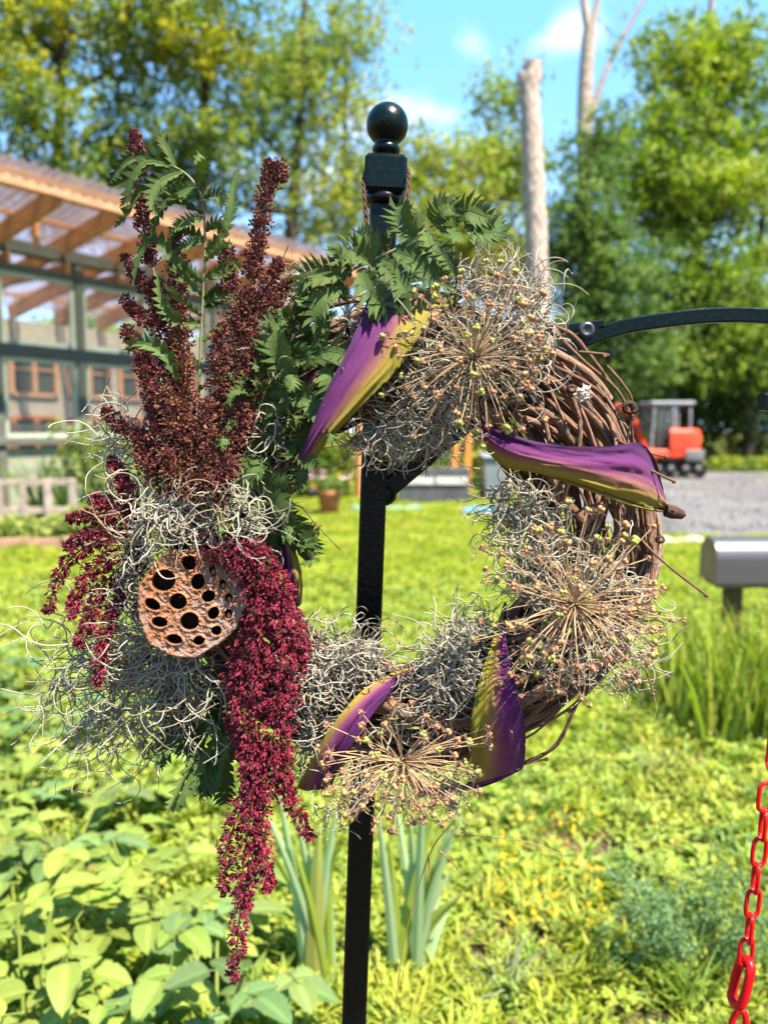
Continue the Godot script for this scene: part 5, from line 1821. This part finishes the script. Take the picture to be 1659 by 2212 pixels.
	moss("moss hanging on the inner right side under the long purple ribbon", [[1120, 1080, 40, 60, 44, 14, 80, 250, 0.1, 0.9, 0.33], [1170, 1150, 50, 60, 50, 12, 60, 240, 0.2, 0.8, 0.38], [1150, 1230, 60, 60, 54, 10, 70, 220, 0.1, 0.7, 0.42], [1090, 1110, 20, 60, 40, 8, 20, 220, -0.6, 0.7, 0.3]])
	moss("loose moss behind the allium head at the right", [[1240, 1260, 130, 60, 44, 12, 150, 260, 0.2, 0.2, 0.42], [1330, 1400, 70, 70, 40, 14, 70, 250, 0.4, 0.6, 0.35], [1230, 1420, 90, 50, 46, 10, 40, 240, 0.1, 0.6, 0.42]])
	moss("tuft of pale moss behind the brown plumes at the upper left of the ring", [[640, 640, 50, 30, 10, 14, 60, 220, 0.3, -0.4, 0.4], [590, 780, 40, 60, 34, 12, 40, 200, 0.2, 0.6, 0.5], [600, 930, 40, 50, 44, 12, 60, 220, 0.3, 0.3, 0.48], [770, 690, 40, 50, 50, 8, 24, 200, 0.4, 0.5, 0.4]])
	moss("thin moss dangling under the lowest allium head", [[850, 1680, 150, 50, 40, 14, 60, 200, 0.0, 0.8, 0.42], [720, 1740, 25, 25, 34, 8, 14, 180, -0.1, 0.9, 0.4], [980, 1700, 40, 40, 44, 8, 16, 220, 0.3, 0.8, 0.4]])
	# ribbons
	ribbon("long purple and gold ribbon slanting from the top of the ring under green fronds", [812, 600, 34, 780, 690, 60, 740, 780, 70, 700, 860, 72, 662, 955, 66, 630, 1010, 50, 596, 1062, 22, 572, 1088, -20], [1000, 640, 40, 925, 700, 66, 866, 790, 72, 800, 860, 72, 708, 955, 66, 668, 1020, 48, 628, 1074, 20, 596, 1100, -22], 3, 0, 40, 0.55, -0.06)
	ribbon("yellow-green ribbon loop behind the crimson tassel on the inner left", [585, 1130, 10, 600, 1180, 14, 615, 1240, 16, 640, 1310, 6], [625, 1165, 6, 645, 1200, 10, 655, 1250, 12, 652, 1305, 4], 5, 0, 20)
	ribbon("long purple ribbon with an olive lower edge across the right of the ring", [1012, 912, 34, 1080, 930, 54, 1160, 955, 60, 1240, 964, 62, 1320, 962, 60, 1375, 957, 54, 1405, 990, 44, 1432, 1060, 34], [1015, 920, 34, 1075, 1000, 50, 1150, 1020, 60, 1220, 1035, 62, 1300, 1062, 62, 1365, 1085, 58, 1405, 1098, 48, 1437, 1104, 34], 6, 0, 40, 0.66, 0.04)
	ribbon("olive underside fold of the long purple ribbon on the right of the ring", [1075, 975, 48, 1110, 990, 52, 1180, 1005, 54, 1260, 1030, 56, 1340, 1065, 52, 1430, 1098, 36], [1085, 1000, 40, 1120, 1012, 46, 1200, 1036, 54, 1290, 1068, 60, 1370, 1096, 58, 1436, 1108, 38], 2, 0, 30)
	ribbon("purple ribbon corner sticking out at the far right of the ring", [1385, 975, 20, 1395, 985, 10, 1400, 1010, 0], [1405, 980, 20, 1412, 1000, 10, 1425, 1040, 0], 1, 0, 8)
	ribbon("purple and olive ribbon running down the lower right of the ring", [1088, 1300, 20, 1060, 1385, 48, 1030, 1470, 60, 1016, 1550, 60, 1013, 1630, 50, 1010, 1692, 36], [1094, 1300, 20, 1092, 1385, 50, 1112, 1480, 60, 1128, 1550, 60, 1133, 1610, 50, 1130, 1658, 38], 3, 1, 40, 0.45, -0.06)
	ribbon("olive ribbon end tucked under the bottom of the ring", [1010, 1692, 36, 940, 1690, 20, 890, 1680, 0], [1130, 1658, 38, 1040, 1690, 20, 900, 1720, 0], 2, 1, 14)
	ribbon("magenta ribbon curving over the lower left of the ring", [905, 1438, 18, 840, 1452, 40, 775, 1492, 56, 718, 1560, 62, 678, 1630, 58, 640, 1702, 40], [908, 1444, 18, 860, 1476, 42, 810, 1530, 58, 770, 1590, 64, 735, 1650, 58, 716, 1703, 40], 5, 1, 40, 0.3, 0.16)
	lotus()
	# alliums
	var caps := [capsule_mesh(0), capsule_mesh(1), capsule_mesh(2), capsule_mesh(3)]
	allium("dried allium head at the top of the ring, its stalks spreading over pale moss", 1022, 772, 84, Vector3(0.1, 0.05, 1), 168, 92, 1.0, 0.8, caps)
	allium("largest dried allium head, low on the right of the ring", 1240, 1305, 84, Vector3(0.05, -0.05, 1), 200, 120, 0.95, 1.0, caps)
	allium("dried allium head drooping at the bottom of the ring", 868, 1645, 80, Vector3(0.0, -0.55, 0.9), 172, 112, 0.85, 1.05, caps)
	# amaranth
	amaranth("crimson amaranth arching over the lotus pod and hanging far below the wreath", [
		[15, 1500, 425, 1180, 66, 490, 1172, 74, 555, 1200, 76, 600, 1270, 74, 632, 1345, 70, 660, 1425, 66],
		[15, 1700, 470, 1185, 66, 530, 1215, 74, 560, 1310, 76, 560, 1420, 74, 550, 1520, 72, 555, 1640, 68],
		[15, 1600, 530, 1200, 64, 590, 1290, 72, 610, 1400, 74, 600, 1520, 72, 585, 1640, 68, 565, 1740, 64],
		[13, 1300, 580, 1260, 60, 625, 1350, 68, 632, 1460, 70, 615, 1570, 68, 612, 1680, 64, 630, 1730, 62],
		[9, 700, 600, 1600, 60, 612, 1690, 62, 640, 1750, 62, 668, 1812, 60],
		[12, 1100, 545, 1330, 62, 525, 1430, 68, 520, 1520, 70, 535, 1620, 70, 530, 1720, 66],
		[11, 1100, 560, 1560, 62, 545, 1680, 66, 515, 1760, 66, 490, 1840, 64, 484, 1935, 62],
		[12, 1400, 560, 1600, 66, 548, 1720, 70, 530, 1830, 70, 522, 1930, 68, 515, 2020, 66, 504, 2112, 64],
		[11, 1100, 580, 1600, 60, 575, 1700, 62, 566, 1790, 62, 572, 1860, 60, 580, 1925, 58],
		[10, 800, 540, 1700, 56, 552, 1800, 58, 542, 1880, 58, 532, 1960, 56],
		[9, 500, 505, 1450, 60, 500, 1540, 64, 520, 1620, 64]])
	amaranth("crimson amaranth bunch left of the lotus pod with drooping and upright tips", [
		[8.1, 837, 330, 1150, 44, 270, 1115, 50, 210, 1110, 52, 150, 1122, 52],
		[8.1, 945, 320, 1170, 42, 250, 1165, 50, 180, 1185, 52, 130, 1240, 52, 103, 1325, 58],
		[8.1, 945, 320, 1180, 40, 260, 1200, 48, 200, 1230, 52, 165, 1290, 52, 152, 1335, 60],
		[8.1, 945, 310, 1190, 36, 250, 1235, 44, 210, 1290, 48, 190, 1350, 58, 170, 1395, 60],
		[7.4, 837, 310, 1210, 34, 265, 1270, 40, 235, 1340, 54, 220, 1400, 58, 213, 1482, 60],
		[8.1, 810, 310, 1150, 40, 285, 1090, 44, 268, 1040, 46, 240, 988, 46],
		[7.4, 702, 320, 1150, 44, 250, 1140, 50, 190, 1150, 54, 145, 1185, 54],
		[7.4, 702, 310, 1200, 40, 280, 1250, 46, 260, 1300, 48, 240, 1330, 46],
		[7.4, 567, 330, 1250, 30, 300, 1310, 34, 330, 1345, 36],
		[7.4, 567, 300, 1120, 40, 245, 1085, 44, 195, 1080, 44]])
	# brown plumes
	plume("tallest brown seed plume, its tip above the curled green leaves at the left", [405, 1065, 50, 392, 900, 46, 365, 740, 40, 335, 600, 36, 305, 450, 32, 292, 288, 30], [
		[6.0, 651, 300, 380, 31, 296, 330, 31, 292, 285, 30],
		[6.6, 806, 325, 570, 35, 310, 480, 33, 300, 410, 32],
		[6.6, 589, 345, 660, 37, 305, 610, 36, 268, 552, 34],
		[6.6, 589, 350, 700, 40, 300, 680, 40, 266, 640, 38],
		[8.7, 1085, 372, 780, 42, 350, 690, 40, 335, 600, 37],
		[8.7, 1085, 390, 860, 46, 340, 800, 46, 300, 750, 44, 268, 705, 42],
		[9.8, 1240, 395, 930, 50, 350, 880, 52, 318, 820, 50, 300, 765, 48],
		[8.7, 1085, 400, 1000, 52, 330, 960, 54, 270, 925, 54, 224, 884, 52],
		[10.9, 1550, 402, 1050, 56, 365, 985, 60, 340, 920, 58, 330, 860, 54],
		[10.9, 1395, 405, 1070, 58, 345, 1035, 60, 315, 985, 58, 305, 930, 54]], 0.3)
	plume("slim upright brown seed plume in the middle of the bunch", [420, 1075, 60, 405, 950, 58, 395, 800, 54, 385, 650, 50, 379, 505, 46], [
		[7.6, 930, 386, 640, 50, 381, 570, 48, 379, 502, 46],
		[9.8, 1395, 393, 800, 54, 388, 720, 52, 385, 640, 50],
		[12.0, 1705, 400, 930, 58, 396, 850, 56, 392, 770, 54],
		[13.1, 1860, 405, 1060, 62, 402, 990, 62, 398, 900, 60],
		[9.8, 1085, 405, 1010, 64, 432, 950, 66, 445, 900, 64, 450, 860, 60],
		[10.9, 1240, 410, 1075, 66, 450, 1020, 68, 480, 975, 66],
		[9.8, 1085, 400, 960, 62, 370, 900, 64, 360, 840, 60],
		[9.8, 1085, 408, 1060, 66, 375, 1020, 70, 362, 970, 68]], 0.8)
	plume("dark brown seed plume on the right with a hooked tip", [455, 1080, 50, 490, 920, 48, 515, 760, 44, 545, 610, 40, 565, 480, 36, 588, 350, 34], [
		[6.6, 744, 565, 480, 36, 575, 415, 35, 582, 345, 34],
		[5.5, 496, 580, 400, 34, 596, 372, 35, 608, 362, 36, 610, 390, 37],
		[8.7, 1085, 545, 600, 40, 555, 540, 38, 566, 470, 36],
		[8.7, 961, 530, 690, 44, 565, 640, 44, 590, 600, 42, 605, 560, 40],
		[7.6, 806, 525, 730, 46, 575, 670, 46, 610, 630, 44, 632, 600, 42],
		[9.8, 1240, 520, 720, 46, 500, 640, 46, 492, 580, 44, 495, 530, 42],
		[12.0, 1705, 505, 850, 48, 520, 740, 46, 540, 620, 42],
		[12.0, 1550, 485, 960, 52, 480, 860, 54, 475, 780, 52, 480, 700, 50],
		[12.0, 1705, 490, 930, 54, 535, 860, 54, 550, 790, 52, 555, 720, 48],
		[13.1, 1860, 460, 1075, 60, 490, 990, 62, 520, 920, 60, 535, 860, 56],
		[12.0, 1550, 450, 1080, 66, 475, 1040, 70, 500, 990, 68],
		[12.0, 1395, 440, 1080, 62, 450, 1000, 66, 470, 930, 64]], 0.45)
	# green fronds
	var tone := Color(0.050, 0.078, 0.024)
	frond("tall green frond among the brown plumes, its tip arching over to the left", [432, 1010, 44, 430, 850, 46, 436, 700, 48, 443, 560, 50, 440, 450, 52, 420, 395, 52, 380, 362, 52, 330, 350, 50], [
		[6.0, 0.7, 442, 545, 50, 478, 510, 52, 498, 455, 52, 503, 410, 50, 514, 366, 48],
		[6.0, 0.8, 440, 470, 52, 400, 482, 56, 372, 500, 58],
		[6.8, 1.0, 432, 430, 52, 470, 425, 58, 478, 450, 58],
		[6.0, 0.8, 443, 520, 50, 410, 528, 52, 380, 545, 52],
		[7.6, 0.9, 425, 405, 52, 390, 420, 60, 350, 450, 64, 325, 520, 62],
		[6.8, 0.9, 395, 370, 52, 345, 395, 60, 330, 440, 66, 350, 470, 66],
		[6.8, 0.8, 370, 360, 52, 320, 350, 58, 290, 380, 60, 275, 430, 58, 262, 445, 56],
		[6.0, 0.8, 350, 352, 50, 300, 340, 54, 265, 355, 54, 235, 395, 50],
		[6.0, 0.7, 380, 362, 52, 365, 325, 50, 352, 300, 48, 362, 280, 46],
		[5.1, 0.7, 335, 350, 50, 290, 380, 46, 250, 400, 44, 232, 398, 42],
		[6.0, 1.0, 400, 375, 52, 360, 400, 48, 310, 410, 46, 270, 470, 46, 250, 490, 46],
		[6.8, 0.8, 438, 640, 48, 400, 600, 54, 365, 540, 56, 330, 510, 58, 300, 560, 58, 288, 620, 56],
		[6.8, 0.9, 436, 700, 48, 380, 690, 60, 350, 650, 64, 340, 590, 62],
		[6.8, 0.7, 442, 600, 50, 480, 590, 50, 505, 570, 50, 520, 580, 48],
		[7.6, 0.8, 436, 660, 48, 470, 640, 44, 500, 600, 44],
		[7.6, 1.1, 385, 820, 70, 362, 770, 76, 320, 745, 78, 285, 745, 74, 278, 765, 72]], [[0.15, 0.72, 13, 80, 6, 1.0]], tone)
	frond("broad curled green frond crossing in front of the post", [690, 690, 50, 740, 600, 56, 810, 560, 58, 870, 530, 58, 930, 490, 56, 985, 470, 52, 1040, 478, 48], [
		[13, 0.5, 985, 470, 52, 1010, 455, 58, 1040, 465, 60, 1080, 480, 56],
		[14, 0.6, 1010, 475, 52, 1040, 500, 60, 1070, 500, 62, 1082, 470, 58],
		[12, 0.5, 940, 485, 56, 950, 460, 62, 975, 450, 62, 985, 490, 58],
		[12, 0.6, 900, 510, 58, 870, 480, 62, 860, 450, 60, 890, 450, 58],
		[13, 0.6, 920, 500, 56, 935, 540, 64, 960, 555, 66, 985, 600, 60],
		[14, 0.5, 850, 540, 58, 900, 560, 66, 940, 600, 68, 985, 625, 62],
		[14, 0.6, 800, 565, 58, 760, 540, 64, 735, 560, 66, 715, 540, 60],
		[13, 0.7, 760, 590, 56, 700, 590, 64, 655, 600, 66, 645, 640, 62],
		[15, 0.5, 820, 560, 58, 860, 600, 68, 880, 640, 72, 850, 680, 68],
		[14, 0.6, 780, 580, 58, 800, 630, 68, 830, 660, 72, 800, 690, 68],
		[13, 0.5, 790, 570, 58, 790, 520, 60, 770, 500, 58],
		[13, 0.6, 740, 610, 56, 700, 640, 66, 680, 690, 68, 720, 710, 66]], [[0.05, 0.85, 8, 56, 8, 1.05]], tone)
	frond("dark green frond packed between the plumes and the wide ribbon", [530, 1010, 50, 555, 900, 54, 590, 810, 56, 640, 720, 56, 690, 660, 54], [
		[14, 0.7, 690, 800, 66, 715, 810, 74, 715, 850, 76, 690, 850, 74],
		[14, 0.6, 650, 790, 60, 700, 760, 68, 750, 770, 70, 770, 810, 66],
		[13, 0.6, 640, 810, 60, 600, 770, 68, 590, 720, 68, 620, 690, 64],
		[14, 0.5, 620, 850, 58, 670, 860, 68, 700, 890, 70, 720, 880, 66]], [[0.02, 0.98, 28, 74, 7, 1.1], [0.1, 0.95, 16, 56, 6, 0.7]], tone * 0.9)
	frond("small green frond hanging on the inner left above the crimson tassel", [545, 985, 54, 560, 1060, 56, 585, 1120, 52, 610, 1170, 46], [
		[12, 0.6, 570, 990, 56, 540, 1020, 64, 530, 1060, 64], [13, 0.5, 575, 1090, 54, 570, 1140, 58, 575, 1190, 54], [12, 0.5, 600, 1150, 50, 625, 1130, 54, 632, 1170, 50]], [[0.0, 1.0, 22, 85, 10, 0.9]], tone)
	frond("dark green frond under the trailing moss at the lower left", [430, 1420, 20, 420, 1490, 24, 440, 1560, 26, 470, 1610, 26, 500, 1640, 24], [
		[10, 0.4, 500, 1640, 24, 460, 1620, 28, 430, 1640, 30, 425, 1700, 28], [11, 0.5, 440, 1560, 26, 400, 1590, 30, 390, 1620, 28]], [[0.0, 1.0, 30, 115, 10, 1.0]], tone)
	frond("small green spray on the inner left beside the gold ribbon end", [600, 960, 50, 640, 950, 56, 670, 965, 56], [[12, 0.6, 640, 950, 56, 670, 940, 62, 685, 970, 62]], [[0.1, 1.0, 8, 70, 11, 1.0]], tone)
	# dry grass stalk and thin shoots
	var gs := thing("dry_grass_stalk", "thin dry grass stalk hanging from the lowest allium head to the bottom edge", "grass stalk", W(960, 1790, 30))
	for q in [[0.7, 985, 1770, 40, 935, 1830, 30, 900, 1930, 24, 870, 2050, 20, 850, 2220, 16], [0.5, 985, 1803, 40, 1060, 1808, 42, 1150, 1822, 42, 1240, 1858, 40], [1.0, 948, 1838, 34, 970, 1855, 36, 990, 1880, 36], [0.9, 925, 1850, 30, 928, 1880, 30, 926, 1905, 28]]:
		b = MB.new()
		b.off = gs.position
		b.tube(spline(wp(q.slice(1)), 20), q[0] * 0.001, q[0] * 0.0006, 5, Color(0.25, 0.15, 0.07), Color(0.22, 0.13, 0.07))
		put("stalk" if not gs.has_node("stalk") else "stalk_%03d" % rng.randi_range(100, 999), b.done(), M.straw, gs)
	b = MB.new()
	b.tube(spline(wp([560, 1120, 50, 610, 1095, 56, 650, 1095, 58, 680, 1130, 58, 735, 1188, 56]), 24), 0.0009, 0.0004, 5, Color(0.12, 0.08, 0.05), Color(0.06, 0.04, 0.03))
	tag(obj("thin_tendril", b, M.straw), "thin dark tendril curving into the ring from the left", "tendril")

func put_vine(b: MB, t: Node3D) -> void:
	put("vine", b.done(), M.vine_bark, t)
